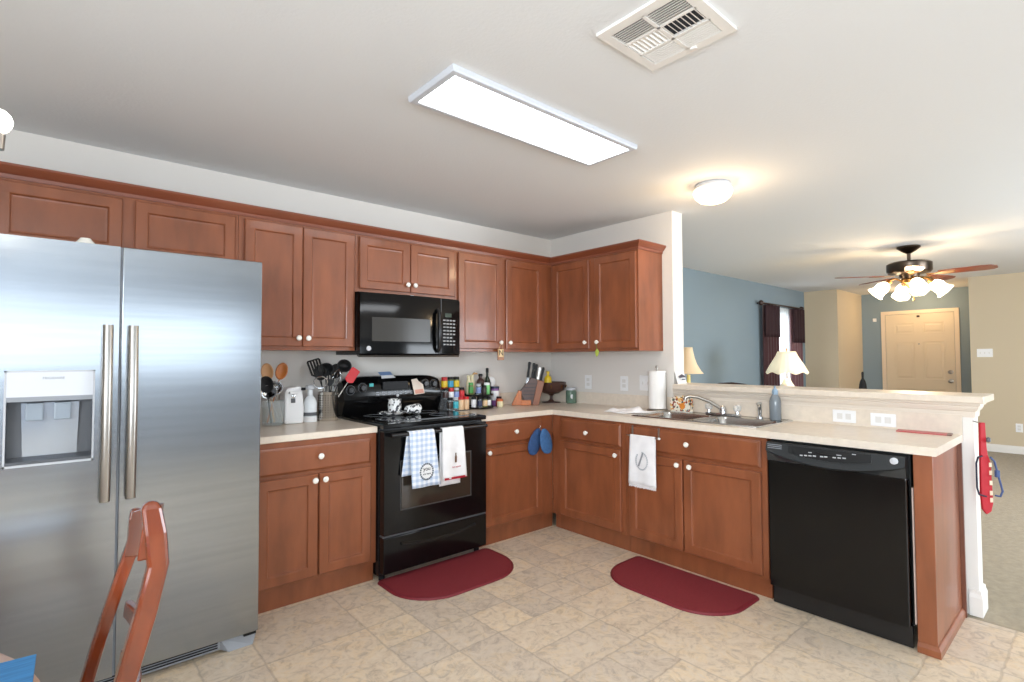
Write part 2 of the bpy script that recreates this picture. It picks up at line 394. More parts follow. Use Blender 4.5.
curtain(4.42, 4.90, 1.62, 2.10, -.125, 4, .02).build('valance', mat('dark_valance', (46, 20, 26), .8), t, smooth=True, solid=.004)
t = T('curtain', 'dark maroon curtain panel at right of the living room window', 'curtain', (5.6, -.08, .1))
curtain(5.44, 5.86, .08, 2.10, -.085, 4, .028).build('panel', CURT2, t, smooth=True, solid=.004)
curtain(5.45, 5.88, 1.55, 2.10, -.125, 4, .02).build('valance', mat('dark_valance', (46, 20, 26), .8), t, smooth=True, solid=.004)
tag(curtain(4.98, 5.52, .2, 2.10, -.045, 6, .012).build('sheer_curtain', SHEER, smooth=True), 'white sheer curtain glowing between the two maroon panels', 'curtain')
t = T('curtain_rod', 'dark curtain rod with ball finials over the maroon curtains', 'curtain rod', (5.1, -.08, 2.13))
MB().tube([(4.36, -.085, 2.125), (5.9, -.085, 2.125)], .013).build('rod', DKW, t)
for x in (4.36, 5.9): MB().lathe((x, -.085, 2.085), [(.005, 0), (.03, .015), (.038, .04), (.03, .065), (.005, .08)], 12).build('finial', DKW, t, smooth=True)
for x in (4.42, 5.86): MB().box(x-.01, -.085, 2.115, x+.01, -.001, 2.135).build('bracket', DKW, t)

# ---- front door, in the entry
dY0, dY1 = -1.86, -.80
struct(MB(WF(XN-.001)).box(dY0, 0, 0, dY0+.06, 2.11, .02).box(dY1-.06, 0, 0, dY1, 2.11, .02).box(dY0+.06, 2.05, 0, dY1-.06, 2.11, .02).build('trim_2', mat('casing', (232, 214, 190), .45)))
dm = MB(WF(XN-.002))
a0, a1 = dY0+.065, dY1-.065; W_ = a1-a0
dm.box(a0, .01, 0, a1, 2.045, .012)
for (u0, u1) in ((a0+.12, a0+W_/2-.05), (a0+W_/2+.05, a1-.12)):
    for (z0, z1) in ((.22, .78), (.92, 1.58), (1.70, 1.90)):
        dm.panel(u0, u1, z0, z1, [(0, .0121), (.0, .018), (.012, .018), (.018, .008+.006), (.04, .014), (.055, .019)])
dr = struct(dm.build('door_1', DOORM))
for z in (1.06, .91):
    MB().lathe((XN-.014, -1.735, z), [(.034, 0), (.034, .006), (.014, .01), (.014, .03), (.03, .04), (.03, .058), (.012, .066)], 16, '-x').build('door_handle' if z < 1 else 'deadbolt', NICK, dr, smooth=True)
MB().lathe((XN-.014, -1.33, 1.53), [(.012, 0), (.012, .006), (.006, .008)], 12, '-x').build('peephole', NICK, dr, smooth=True)
MB().box(XN-.03, -1.35, 1.985, XN-.013, -1.31, 2.02, .003).build('door_knocker', BRNZ, dr)
tag(MB().box(XN-.03, -.73, 1.94, XN-.001, -.68, 2.0, .004).build('door_chime', WHP), 'small pale sensor box on the entry wall by the door frame', 'sensor')

# ---- ceiling fixtures
t = T('ceiling_light', 'long flat rectangular LED panel light on the kitchen ceiling', 'ceiling light', (-1.9, -1.775, H))
x0, x1, y0, y1 = -2.422, -1.246, -1.868, -1.540
fr = MB()
fr.quadring([[Vector((x0-.0+i, y0+i, z)), Vector((x1-i, y0+i, z)), Vector((x1-i, y1-i, z)), Vector((x0+i, y1-i, z))] for i, z in ((-.004, H-.001), (-.004, H-.018), (0, H-.026), (.024, H-.028), (.028, H-.024))], True, False)
fr.build('frame', mat('fixture_white', (206, 209, 215), .4), t)
MB().box(x0+.03, y0+.03, H-.026, x1-.03, y1-.03, H-.02).build('diffuser', mat('led', (255, 255, 255), .5, emit=LED, emcol=(246, 250, 255)), t)
t = T('air_vent', 'white square ceiling air vent grille with six louvred sections', 'vent', (-1.98, -2.51, H))
vx0, vx1, vy0, vy1 = -2.15, -1.81, -2.68, -2.345
MB().box(vx0+.03, vy0+.03, H-.002, vx1-.03, vy1-.03, H-.001).build('backing', mat('duct_dark', (44, 46, 52), .8), t)
fr = MB(); z0, z1 = H-.012, H-.001
for b in ((vx0, vy0, vx1, vy0+.035), (vx0, vy1-.035, vx1, vy1), (vx0, vy0+.035, vx0+.035, vy1-.035), (vx1-.035, vy0+.035, vx1, vy1-.035)): fr.box(b[0], b[1], z0, b[2], b[3], z1)
ym = (vy0+vy1)/2
fr.box(vx0+.03, ym-.006, z0, vx1-.03, ym+.006, z1)
cw = (vx1-vx0-.07)/3
for k in (1, 2): fr.box(vx0+.035+cw*k-.005, vy0+.03, z0, vx0+.035+cw*k+.005, vy1-.03, z1)
fr.build('frame', TRIM, t)
ch = (vy1-vy0-.07)/2
for i in range(3):
    for j in range(2):
        sb = MB(); cx0 = vx0+.035+cw*i; cy0 = vy0+.035+ch*j; n = 8
        along = (i == 1)
        for k in range(n):
            if along:
                yy = cy0 + ch*(k+.5)/n; e = -1 if j == 1 else 1; sb.prism([(cx0+.004, yy-.006*e, z0+.001), (cx0+.004, yy-.003*e, z0+.001), (cx0+.004, yy+.006*e, z1), (cx0+.004, yy+.003*e, z1)], (cw-.008, 0, 0))
            else:
                xx = cx0 + cw*(k+.5)/n; d = -1 if i == 2 else 1
                sb.prism([(xx-.004*d, cy0+.004, z0+.001), (xx-.001*d, cy0+.004, z0+.001), (xx+.005*d, cy0+.004, z1), (xx+.002*d, cy0+.004, z1)], (0, ch-.008, 0))
        sb.build('louver', TRIM, t)
MB().box(vx1-.03, ym-.03, H-.02, vx1-.02, ym-.01, H-.012).build('lever', TRIM, t)
t = T('ceiling_light', 'round frosted dome ceiling light near the end of the wall', 'ceiling light', (-.33, -1.81, H))
MB().lathe((-.33, -1.81, H), [(.105, -.001), (.112, -.01), (.105, -.03)], 32).build('base', LGRY, t, smooth=True)
MB().lathe((-.33, -1.81, H), [(.100, -.028), (.118, -.035), (.122, -.055), (.110, -.085), (.082, -.11), (.045, -.122), (.004, -.126)], 32).build('glass_dome', mat('dome', (255, 244, 226), .4, emit=DOME, emcol=(255, 226, 186)), t, smooth=True)
# warm glow of the dome lamp around its rim
point('dome_bulb', (-.33, -1.81, H-.22), 7, (1, .72, .42), .06)

t = T('ceiling_light', 'small warm dome ceiling light in the entry, behind the fan shades', 'ceiling light', (7.0, -1.42, H))
MB().lathe((7.0, -1.42, H), [(.09, -.001), (.10, -.02), (.12, -.03), (.11, -.06), (.07, -.085), (.004, -.095)], 24).build('glass_dome', MT['dome'], t, smooth=True)
point('entry_bulb', (7.0, -1.42, H-.18), 13, (1, .70, .40), .06)
# ---- ceiling fan
FX, FY = 3.03, -2.145
t = T('ceiling_fan', 'bronze ceiling fan with wooden blades and four lit glass shades', 'ceiling fan', (FX, FY, H))
MB().lathe((FX, FY, H), [(.098, -.001), (.1, -.015), (.06, -.05), (.028, -.07), (.02, -.075)], 24).build('canopy', BRNZ, t, smooth=True)
MB().tube([(FX, FY, H-.07), (FX, FY, H-.17)], .016).build('downrod', BRNZ, t)
MB().lathe((FX, FY, H), [(.05, -.155), (.17, -.165), (.19, -.18), (.19, -.255), (.175, -.275), (.09, -.29), (.075, -.33), (.03, -.34)], 32).build('motor_housing', BRNZ, t, smooth=True)
FANW = mat('fan_blade_wood', (112, 52, 30), .3, var=.25, vscale=(6, 6, 6), coat=.4)
for k in range(5):
    a = math.radians(-92 + 72*k); d = Vector((math.cos(a), math.sin(a), 0)); nrm = Vector((-d.y, d.x, 0))
    c0 = Vector((FX, FY, H-.30)); ring = []
    outl = [(.24, -.05), (.32, -.062), (.56, -.075), (.63, -.066), (.665, -.03), (.665, .03), (.63, .066), (.56, .075), (.32, .062), (.24, .05)]
    mb = MB(); mb.prism([c0 + d*r + nrm*s + Vector((0, 0, -.16*s)) for r, s in outl], (0, 0, .008)); mb.build('blade', FANW, t)
    mb = MB(); mb.prism([c0 + d*r + nrm*s + Vector((0, 0, -.006-.16*s)) for r, s in [(.14, -.018), (.22, -.02), (.27, -.045), (.33, -.03), (.36, 0), (.33, .03), (.27, .045), (.22, .02), (.14, .018)]], (0, 0, .005)); mb.build('blade_iron', BRASS, t)
lk = MB(); lk.lathe((FX, FY, H), [(.06, -.325), (.075, -.345), (.07, -.375), (.03, -.40), (.012, -.43), (.004, -.445)], 20); lk.build('light_kit', BRASS, t, smooth=True)
SHADE = mat('tulip_glass', (255, 250, 236), .35, emit=FANB, emcol=(255, 236, 200))
for k in range(4):
    a = math.radians(11.6 - 75 + 90*k); d = Vector((math.cos(a), math.sin(a), 0)); c0 = Vector((FX, FY, H-.355))
    MB().tube([c0 + d*.06, c0 + d*.12 + Vector((0, 0, .03)), c0 + d*.17 + Vector((0, 0, .01)), c0 + d*.19 + Vector((0, 0, -.02))], .009).build('arm', BRASS, t, smooth=True)
    ax = (d*.72 + Vector((0, 0, -.7))).normalized(); s0 = c0 + d*.185 + Vector((0, 0, -.015)); u = ax.cross(Vector((0, 0, 1))).normalized(); v = ax.cross(u)
    mb = MB(); rings = []
    for h, r in ((0, .022), (.02, .045), (.06, .062), (.10, .06), (.13, .066), (.155, .082)):
        rings.append([s0 + ax*h + (u*math.cos(2*PI*i/18) + v*math.sin(2*PI*i/18))*r*(1 + (.06*math.cos(6*2*PI*i/18) if h > .14 else 0)) for i in range(18)])
    mb.quadring(rings, True, True).build('glass_shade', SHADE, t, smooth=True)
    MB().tube([s0 - ax*.03, s0 + ax*.012], .026, 10).build('socket', BRASS, t, smooth=True)
MB().tube([(FX, FY-.03, H-.39), (FX, FY-.03, H-.53)], .0025, 6).lathe((FX, FY-.03, H-.56), [(.003, 0), (.011, .01), (.008, .03), (.003, .035)], 8).build('pull_chain', BRASS, t)
point('fan_bulbs', (FX, FY, H-.56), 24, (1, .74, .45), .12)
point('fan_bulbs_up', (FX-.32, FY-.12, H-.36), 3, (1, .7, .4), .05)
point('fan_bulbs_up', (FX+.32, FY+.12, H-.36), 3, (1, .7, .4), .05)

# ---- wall plates
SOCK = mat('socket_white', (222, 220, 216), .4)
def plate(name, label, cat, face, a, b, wd, ht, kind, group=None):
    xf = face; o = MB(xf).box(a-wd/2, b-ht/2, .0005, a+wd/2, b+ht/2, .006, .002).build(name, WHP, origin=None)
    cen = xf(Vector((a, b, 0)))
    for v in o.data.vertices: v.co -= cen
    o.location = cen; ORG[o] = cen
    tag(o, label, cat, group)
    n = max(1, round(wd/.06)) if kind == 'switch' else 1
    if kind == 'switch':
        for i in range(n):
            aa = a + (i-(n-1)/2)*.046
            MB(xf).box(aa-.005, b-.012, .006, aa+.005, b+.012, .011, .001).build('toggle', SOCK, o)
    elif kind == 'h':
        for s_ in (-1, 1): MB(xf).box(a+s_*.022-.014, b-.017, .006, a+s_*.022+.014, b+.017, .0075, .001).build('socket', SOCK, o)
    elif kind == 'v':
        for s_ in (-1, 1): MB(xf).box(a-.017, b+s_*.02-.014, .006, a+.017, b+s_*.02+.014, .0075, .001).build('socket', SOCK, o)
    return o
plate('light_switch', 'triple white light switch plate on the beige wall right of the front door', 'light switch', WF(XR), -2.31, 1.362, .165, .115, 'switch')
plate('wall_outlet', 'white outlet low on the beige living room wall', 'outlet', WF(XR), -2.63, .351, .07, .115, 'v')
plate('wall_outlet', 'white outlet on the partition wall under the upper cabinets, nearer the corner', 'outlet', WF(0), -.46, 1.10, .075, .12, 'v')
plate('wall_outlet', 'white outlet on the partition wall left of the paper towels', 'outlet', WF(0), -.845, 1.10, .075, .12, 'v')
plate('light_switch', 'white double switch plate just left of the paper towel roll', 'light switch', WF(0), -1.055, 1.11, .115, .12, 'switch')
plate('wall_outlet', 'white horizontal outlet plate on the bar backsplash nearer the sink', 'outlet', WF(-.021), -2.44, .962, .12, .072, 'h')
plate('wall_outlet', 'white horizontal outlet plate on the bar backsplash nearer the red ruler', 'outlet', WF(-.021), -2.632, .957, .12, .072, 'h')

# ================================================================ CABINETS
DP = [(0, 0), (0, .016), (.004, .020), (.050, .020), (.054, .0175), (.058, .0105), (.066, .0095)]
DR = [(0, 0), (0, .010), (.006, .014), (.012, .0195), (.016, .020)]
def knob(parent, face, a, b, c=.02):
    xf = face; mb = MB(xf); 
    prof = [(.008, 0), (.0065, .008), (.0095, .011), (.0155, .016), (.0165, .021), (.013, .0265), (.004, .029)]
    rings = [[Vector((a + r*math.cos(2*PI*i/16), b + r*math.sin(2*PI*i/16), c + h)) for i in range(16)] for r, h in prof]
    mb.quadring(rings, True, True); return mb.build('knob', PORC, parent, smooth=True)
def cab_door(parent, face, a0, a1, b0, b1, kn=None, name='door', rings=DP, kname=True):
    o = MB(face).panel(a0, a1, b0, b1, rings).build(name, WOOD, parent)
    if kn: knob(o, face, kn[0], kn[1])
    return o
UF, BF = -.315, -.618       # front planes of wall and base cabinets
# --- wall cabinets on the stove wall
def wall_cab(label, x0, x1, z0, z1, doors, loc):
    t = T('wall_cabinet', label, 'cabinet', loc)
    MB().box(x0, UF, z0, x1, -.002, z1).build('body', WOOD, t)
    for a0, a1, kx in doors:
        cab_door(t, SF(UF), a0, a1, z0+.022, 2.103, (kx, z0+.022+.05) if kx else None)
    return t
ZT = 2.135
wall_cab('wide reddish wooden wall cabinet above the refrigerator with two low doors', -3.84, -2.801, 1.80, ZT, [(-3.78, -3.325, None), (-3.274, -2.818, None)], (-3.3, 0, 1.8))
wall_cab('tall two-door wooden wall cabinet between the refrigerator and the microwave', -2.799, -2.111, 1.364, ZT, [(-2.771, -2.450, -2.474), (-2.446, -2.124, -2.418)], (-2.45, 0, 1.364))
wall_cab('short two-door wooden wall cabinet directly above the microwave', -2.109, -1.331, 1.745, ZT, [(-2.087, -1.717, -1.742), (-1.711, -1.342, -1.686)], (-1.72, 0, 1.745))
wall_cab('tall two-door wooden wall cabinet right of the microwave, reaching the corner', -1.329, -.003, 1.364, ZT, [(-1.306, -.887, -.912), (-.841, -.436, -.815)], (-.86, 0, 1.364))
t = T('wall_cabinet', 'tall two-door wooden wall cabinet on the partition wall over the left counter', 'cabinet', (0, -.76, 1.364))
MB().box(UF, -1.2155, 1.364, -.002, UF-.001, ZT).build('body', WOOD, t)
cab_door(t, WF(UF), -.752, -.352, 1.386, 2.103, (-.722, 1.436)); cab_door(t, WF(UF), -1.203, -.815, 1.386, 2.103, (-.845, 1.436))
cr = MB(); cp = [(0, 2.118), (.006, 2.118), (.008, 2.135), (.016, 2.142), (.03, 2.158), (.037, 2.168), (.037, 2.178), (0, 2.178)]
cr.sweep([(-3.86, UF-.001), (UF-.001, UF-.001), (UF-.001, -1.2165), (-.002, -1.2165)][::1], cp)
struct(cr.build('trim_3', mat('crown_wood', (128, 68, 44), .35, var=.14, vscale=(2, 2, 9), coat=.25)))
struct(MB().box(-3.86, UF, ZT+.001, -.002, -.003, 2.15).box(UF, -1.2155, ZT+.001, -.002, UF, 2.15).build('trim_4', WOODD))
# --- base cabinets
def base_body(t, boxes):
    mb = MB()
    for b in boxes: mb.box(*b)
    return mb.build('body', WOOD, t)
CZ = .873
t = T('base_cabinet', 'two-door wooden base cabinet with one drawer between refrigerator and range', 'cabinet', (-2.46, 0, 0))
base_body(t, [(-2.81, BF, .112, -2.110, -.002, CZ)])
MB().box(-2.81, -.585, 0, -2.110, -.02, .112).build('toe_kick', WOOD, t)
o = cab_door(t, SF(BF), -2.775, -2.150, .703, .842, (-2.453, .781), 'drawer', DR)
cab_door(t, SF(BF), -2.775, -2.461, .135, .683, (-2.483, .652)); cab_door(t, SF(BF), -2.453, -2.150, .135, .683, (-2.427, .652))
t = T('base_cabinet', 'narrow wooden base cabinet right of the range with blue mitts on its drawer', 'cabinet', (-1.0, 0, 0))
base_body(t, [(-1.330, BF, .112, -.62, -.002, CZ)])
MB().box(-1.330, -.585, 0, -.59, -.02, .112).build('toe_kick', WOOD, t)
cab_door(t, SF(BF), -1.300, -.748, .703, .852, (-1.022, .781), 'drawer', DR); cab_door(t, SF(BF), -1.300, -.748, .140, .683, (-1.272, .653))
t = T('base_cabinet', 'wooden base cabinet at the inner corner, left of the sink cabinet', 'cabinet', (0, -.98, 0))
base_body(t, [(BF, -1.311, .112, -.03, -.619, CZ)])
MB().box(-.585, -1.311, 0, -.03, -.619, .112).build('toe_kick', WOOD, t)
cab_door(t, WF(BF), -1.279, -.716, .703, .855, (-.985, .770), 'drawer', DR); cab_door(t, WF(BF), -1.279, -.716, .128, .683, (-1.246, .645))
t = T('base_cabinet', 'wide wooden sink base cabinet with false drawer front and two doors', 'cabinet', (0, -1.78, 0))
base_body(t, [(BF, -2.245, .112, -.60, -1.313, CZ), (-.60, -2.245, .112, -.03, -2.225, CZ), (-.60, -1.333, .112, -.03, -1.313, CZ), (-.05, -2.245, .112, -.03, -1.313, CZ), (-.6, -2.245, .112, -.03, -1.313, .13)])
MB().box(-.585, -2.245, 0, -.03, -1.313, .112).build('toe_kick', WOOD, t)
cab_door(t, WF(BF), -2.215, -1.350, .706, .855, (-1.783, .783), 'drawer_front', DR)
cab_door(t, WF(BF), -1.742, -1.350, .128, .683, (-1.716, .650)); cab_door(t, WF(BF), -2.215, -1.752, .128, .683, (-1.800, .650))
t = T('end_panel', 'reddish wooden end panel closing the peninsula beside the dishwasher', 'cabinet panel', (-.35, -2.91, 0))  # flat end panel with its filler, no cabinet box
MB().box(-.62, -2.955, .001, -.07, -2.885, CZ-.001, .002).build('panel', WOOD, t)
MB().sweep([(-.621, -2.885), (-.621, -2.956), (-.06, -2.956)][::1], [(-.0, .001), (.012, .001), (.012, .03), (.004, .045), (0, .048)]).build('shoe_molding', WOOD, t)
MB().box(-.07, -2.972, .0, -.052, -2.90, CZ-.001).build('back_edge_strip', WOODD, t)
MB().box(-.632, -2.8835, .12, -.60, -2.8795, CZ-.15).build('filler_strip', mat('filler', (190, 170, 160), .5), t)

# --- countertops
ce = -.634; CT = .911
tag(MB().prism([(-2.815, ce, CZ+.001), (-2.108, ce, CZ+.001), (-2.108, -.003, CZ+.001), (-2.815, -.003, CZ+.001)], (0, 0, CT-CZ-.001)).box(-2.815, -.021, CT, -2.108, -.003, 1.011).build('countertop', LAM, bevel=.005), 'short cream laminate countertop between refrigerator and range', 'countertop')
# L-shaped top with the sink cut-out
ct = MB(); z0 = CZ+.001
SX0, SX1, SY0, SY1 = -.525, -.075, -2.15, -1.32
def slab(x0, y0, x1, y1): ct.prism([(x0, y0, z0), (x1, y0, z0), (x1, y1, z0), (x0, y1, z0)], (0, 0, CT-z0))
ct.prism([(-1.328, ce, z0), (ce, ce, z0), (ce, SY1, z0), (-.003, SY1, z0), (-.003, -.003, z0), (-1.328, -.003, z0)], (0, 0, CT-z0))
slab(ce, SY0, SX0, SY1); slab(SX1, SY0, -.003, SY1); slab(ce, -2.97, -.003, SY0)
ct.box(-1.328, -.021, CT, -.003, -.003, 1.011); ct.box(-.021, -2.97, CT, -.003, -.022, 1.0115)
tag(ct.build('countertop', LAM), 'long L-shaped cream laminate countertop holding the sink', 'countertop')

# ================================================================ REFRIGERATOR
t = T('refrigerator', 'large stainless side-by-side refrigerator with water dispenser', 'refrigerator', (-3.3, -.45, 0))
fx0, fg, fx1, fy, fh = -3.752, -3.363, -2.828, -.88, 1.768
MB().box(fx0, -.80, .03, fx1, -.06, 1.75, .004).build('cabinet', mat('fridge_side', (128, 130, 134), .45), t)
def fdoor(x0, x1):
    mb = MB(); r = .014
    pts = [(x0, -.805), (x0, fy+r), (x0+r*.3, fy+r*.3), (x0+r, fy), ((x0+x1)/2, fy-.006), (x1-r, fy), (x1-r*.3, fy+r*.3), (x1, fy+r), (x1, -.805)]
    mb.prism([(x, y, .062) for x, y in pts], (0, 0, fh-.062)); return mb
dl = MB(); r = .014
dx0, dx1, dz0, dz1 = -3.697, -3.440, .920, 1.272
# left door built around the dispenser opening
def pr(x0, x1, z0, z1): dl.box(x0, fy-.002, z0, x1, -.805, z1)
pr(fx0, dx0, .062, fh); pr(dx1, fg-.004, .062, fh); pr(dx0, dx1, .062, dz0); pr(dx0, dx1, dz1, fh); dl.box(dx0, -.82, dz0, dx1, -.805, dz1)
d1 = dl.build('freezer_door', STEEL, t)
d2 = MB().box(fg+.004, fy-.002, .062, fx1, -.805, fh).build('refrigerator_door', STEEL, t, bevel=.004)
MB().box(fg-.004, -.87, .062, fg+.004, -.806, fh).build('door_gap_gasket', MGRY, t)
def handle(xc, d):
    mb = MB(); n = 14; pts = []
    for i in range(n+1):
        u = i/n; z = .757 + .692*u; y = fy - .028 - .022*math.sin(PI*u)
        pts.append((y, z))
    rings = [[Vector((xc + .018*math.cos(2*PI*k/14), y + .015*math.sin(2*PI*k/14), z)) for k in range(14)] for y, z in pts]
    mb.quadring(rings, True, True)
    for z in (.79, 1.41): mb.box(xc-.01, fy-.03, z-.02, xc+.01, fy-.001, z+.02)
    return lab(mb.build('handle', STEELH, d, smooth=True), 'warm brushed metal bar handle')
handle(-3.404, d1); handle(-3.322, d2)
dp = MB()
for b in ((dx0, dz0, dx1, dz0+.008), (dx0, dz1-.006, dx1, dz1), (dx0, dz0, dx0+.006, dz1), (dx1-.006, dz0, dx1, dz1)): dp.box(b[0], fy-.006, b[1], b[2], fy+.01, b[3])
dsp = dp.build('dispenser', LGRY, d1)
MB().box(dx0+.006, fy-.005, 1.175, dx1-.006, fy+.02, dz1-.006).build('control_panel', mat('panel_white', (220, 223, 228), .3), dsp)
MB().box(dx0+.006, fy-.004, 1.158, dx1-.006, fy+.02, 1.175).build('panel_lip', MGRY, dsp)
MB().prism([(dx0+.006, fy, dz0+.008), (dx0+.006, -.822, dz0+.02), (dx0+.006, -.822, 1.158), (dx0+.006, -.828, 1.158), (dx0+.006, -.83, dz0+.03), (dx0+.006, fy, dz0+.018)], (dx1-dx0-.012, 0, 0)).build('niche', DGRY, dsp)
MB().prism([(dx0+.05, -.832, dz0+.03), (dx1-.05, -.832, dz0+.03), (dx1-.045, -.846, 1.15), (dx0+.045, -.846, 1.15)], (0, .006, 0)).build('splash_plate', mat('niche_metal', (176, 186, 198), .2, metal=.6), dsp)
for xx in (-3.615, -3.535): MB().box(xx-.025, -.868, 1.085, xx+.025, -.852, 1.15, .005).build('paddle', mat('paddle', (150, 160, 170), .2), dsp)
MB().box(dx0+.03, -.872, dz0+.012, dx1-.03, -.83, dz0+.018).build('drip_tray', MGRY, dsp)
text('FRIGIDAIRE', .0125, 'lettering', MGRY, dsp, lambda u, v, c: Vector((-3.562+u, fy-.0055-c, 1.243+v)))
g = MB(); g.box(fx0+.02, -.845, .012, fx1-.15, -.80, .055); g.prism([(fx1-.15, -.845, .055), (fx1-.15, -.845, .012), (fx1-.12, -.87, .001), (fx1-.02, -.87, .001), (fx1-.005, -.87, .055)], (0, .06, 0))
gr = g.build('toe_grille', MGRY, t)
for k in range(3): MB().box(fx0+.03, -.849, .021+.011*k, fx1-.16, -.844, .026+.011*k).build('grille_slot', BLKM, gr)
MB().box(fx1-.06, -.878, .05, fx1-.008, -.85, .061).build('hinge', BLKM, t)

# ================================================================ RANGE
rx0, rx1, ry = -2.102, -1.336, -.66
t = T('range', 'black freestanding electric range with glass cooktop and two towels', 'stove', (-1.74, -.35, 0))
MB().box(rx0, ry+.02, .03, rx1, -.03, .895, .002).build('body', BLKS, t)
MB().box(rx0, ry-.035, .897, rx1, -.09, .925, .006).build('cooktop', BLK, t)
MB().box(rx0+.03, -.61, .925, rx1-.03, -.12, .929, .001).build('glass_surface', GLS, t)
for (bx, by, br) in ((-1.93, -.47, .10), (-1.55, -.47, .085), (-1.93, -.24, .075), (-1.55, -.24, .10)):
    mb = MB()
    for rr in (br, br-.012):
        mb.lathe((bx, by, .9292), [(rr, 0), (rr, .0003), (rr-.002, .0003), (rr-.002, 0)], 32, cap0=False, cap1=False)
    mb.build('burner_ring', MGRY, t)
for yy in (ry+.04, -.06):
    for xx in (rx0+.03, rx1-.03): MB().lathe((xx, yy, 0), [(.018, 0), (.018, .03)], 10).build('leg', BLKM, t)
# backguard
bg_ = MB(); prof = [(-.10, .925), (-.125, .99), (-.14, 1.03), (-.115, 1.165), (-.095, 1.185), (-.05, 1.188), (-.03, 1.18), (-.03, .925)]
nx = 20; rings = []
for i in range(nx+1):
    u = i/nx; x = rx0 + (rx1-rx0)*u; e = 1 - (abs(2*u-1))**8*.10 + .012*(1-(2*u-1)**2)
    rings.append([Vector((x, y, .925 + (z-.925)*e)) for y, z in prof])
bg_.quadring(rings, True, True); bgo = bg_.build('backguard', BLK, t, smooth=True)
def onbg(x, z):   # point on slanted control face
    k = (z-1.03)/(1.165-1.03); return -.14 + .025*k
for x, z in ((-2.055, 1.10), (-1.968, 1.112), (-1.468, 1.125), (-1.395, 1.122)):
    kb = MB().lathe((x, onbg(x, z)-.001, z), [(.030, 0), (.029, .004), (.022, .006), (.021, .022), (.018, .025)], 20, '-y').build('knob', BLKS, bgo, smooth=True)
    mb = MB(); mb.lathe((x, onbg(x, z)-.0035, z), [(.033, 0), (.033, .002), (.031, .002), (.031, 0)], 24, '-y', False, False); mb.build('knob_ring', DGRY, bgo)
MB().box(-1.82, -.139, 1.095, -1.62, -.125, 1.148).build('display', mat('display_dark', (24, 24, 26), .35, spec=.2), bgo)
mk = MB()
for i in range(7):
    for z in (1.06, 1.075): mk.box(-1.87+i*.045, onbg(0, z)-.004, z-.0025, -1.85+i*.045, onbg(0, z)-.001, z+.0025)
mk.build('button_marks', MGRY, bgo)
MB().box(-1.915, onbg(0, 1.125)-.004, 1.118, -1.885, onbg(0, 1.125)-.001, 1.14).build('indicator', mat('teal', (60, 160, 160), .4, emit=.3), bgo)
MB().lathe((-1.705, onbg(0, 1.05)-.001, 1.05), [(.011, 0), (.011, .003), (.008, .004)], 16, '-y').build('badge', LGRY, bgo)
# door
d = MB(); d.box(rx0+.003, ry-.038, .275, rx1-.003, ry+.015, .885, .006); od = d.build('oven_door', BLK, t)
MB().box(-1.985, ry-.0405, .415, -1.475, ry-.0375, .695, .001).build('window', WIN, od)
MB(SF(ry-.038)).panel(-1.993, -1.467, .407, .703, [(0, 0), (0, .002), (.006, .002), (.006, 0)]).build('window_frame', mat('frame_grey', (70, 70, 70), .3), od)
hd = MB(); hd.tube([(rx0+.03, ry-.075, .862), (rx1-.03, ry-.075, .862)], .013, 12)
for xx in (rx0+.05, rx1-.05): hd.box(xx-.014, ry-.078, .85, xx+.014, ry-.03, .874)
hd.build('handle', BLKS, od, smooth=True)
dw = MB(); dw.box(rx0+.003, ry-.036, .055, rx1-.003, ry+.015, .262, .006); dd = dw.build('storage_drawer', BLK, t)
hh = MB(); n = 16; rings = []
for i in range(n+1):
    u = i/n; x = -1.985 + .55*u; z = .205 - .028*math.sin(PI*u)
    rings.append([Vector((x, ry-.036, z+.018)), Vector((x, ry-.05, z+.012)), Vector((x, ry-.05, z+.004)), Vector((x, ry-.036, z-.004))])
hh.quadring(rings, True, True).build('handle', BLKS, dd, smooth=True)
MB().box(rx0+.003, ry-.03, .264, rx1-.003, ry+.015, .273).build('seam_strip', DGRY, t)

# ================================================================ MICROWAVE
t = T('microwave', 'black over-the-range microwave oven with keypad at right', 'microwave', (-1.74, -.2, 1.33))
mx0, mx1, my = -2.105, -1.333, -.40
MB().box(mx0, -.34, 1.338, mx1, -.003, 1.744).build('body', BLKS, t)
def mwy(x): u = (x-mx0)/(mx1-mx0); return my + .035*(2*u-1)**2 - .015
rings = []
for i in range(25):
    x = mx0 + (mx1-mx0)*i/24; y = mwy(x); rings.append([Vector((x, -.338, 1.345)), Vector((x, y+.01, 1.335)), Vector((x, y, 1.345)), Vector((x, y, 1.72)), Vector((x, y+.012, 1.738)), Vector((x, -.338, 1.742))])
fo = MB().quadring(rings, True, True).build('front_panel', BLK, t, smooth=True)
rings = []
for i in range(25):
    x = mx0 + (mx1-mx0)*i/24; y = mwy(x); rings.append([Vector((x, -.338, 1.330)), Vector((x, y+.012, 1.322)), Vector((x, y+.004, 1.334)), Vector((x, -.338, 1.338))])
MB().quadring(rings, True, True).build('bottom_strip', mat('strip_steel', (120, 116, 110), .3, metal=.8), t, smooth=True)
def curvedpatch(x0, x1, z0, z1, off=.002, n=10):
    rings = []
    for i in range(n+1):
        x = x0 + (x1-x0)*i/n; y = mwy(x); rings.append([Vector((x, y+.001, z0)), Vector((x, y-off, z0)), Vector((x, y-off, z1)), Vector((x, y+.001, z1))])
    return MB().quadring(rings, True, True)
curvedpatch(-2.03, -1.605, 1.425, 1.58, .0022).build('window', MWIN, fo)
curvedpatch(-1.513, -1.508, 1.35, 1.735, .0015, 2).build('door_seam', DGRY, fo)
hb = MB(); pts = [(-1.545, mwy(-1.545)-.004, 1.36), (-1.545, mwy(-1.545)-.028, 1.385), (-1.545, mwy(-1.545)-.036, 1.5), (-1.545, mwy(-1.545)-.028, 1.63), (-1.545, mwy(-1.545)-.004, 1.655)]
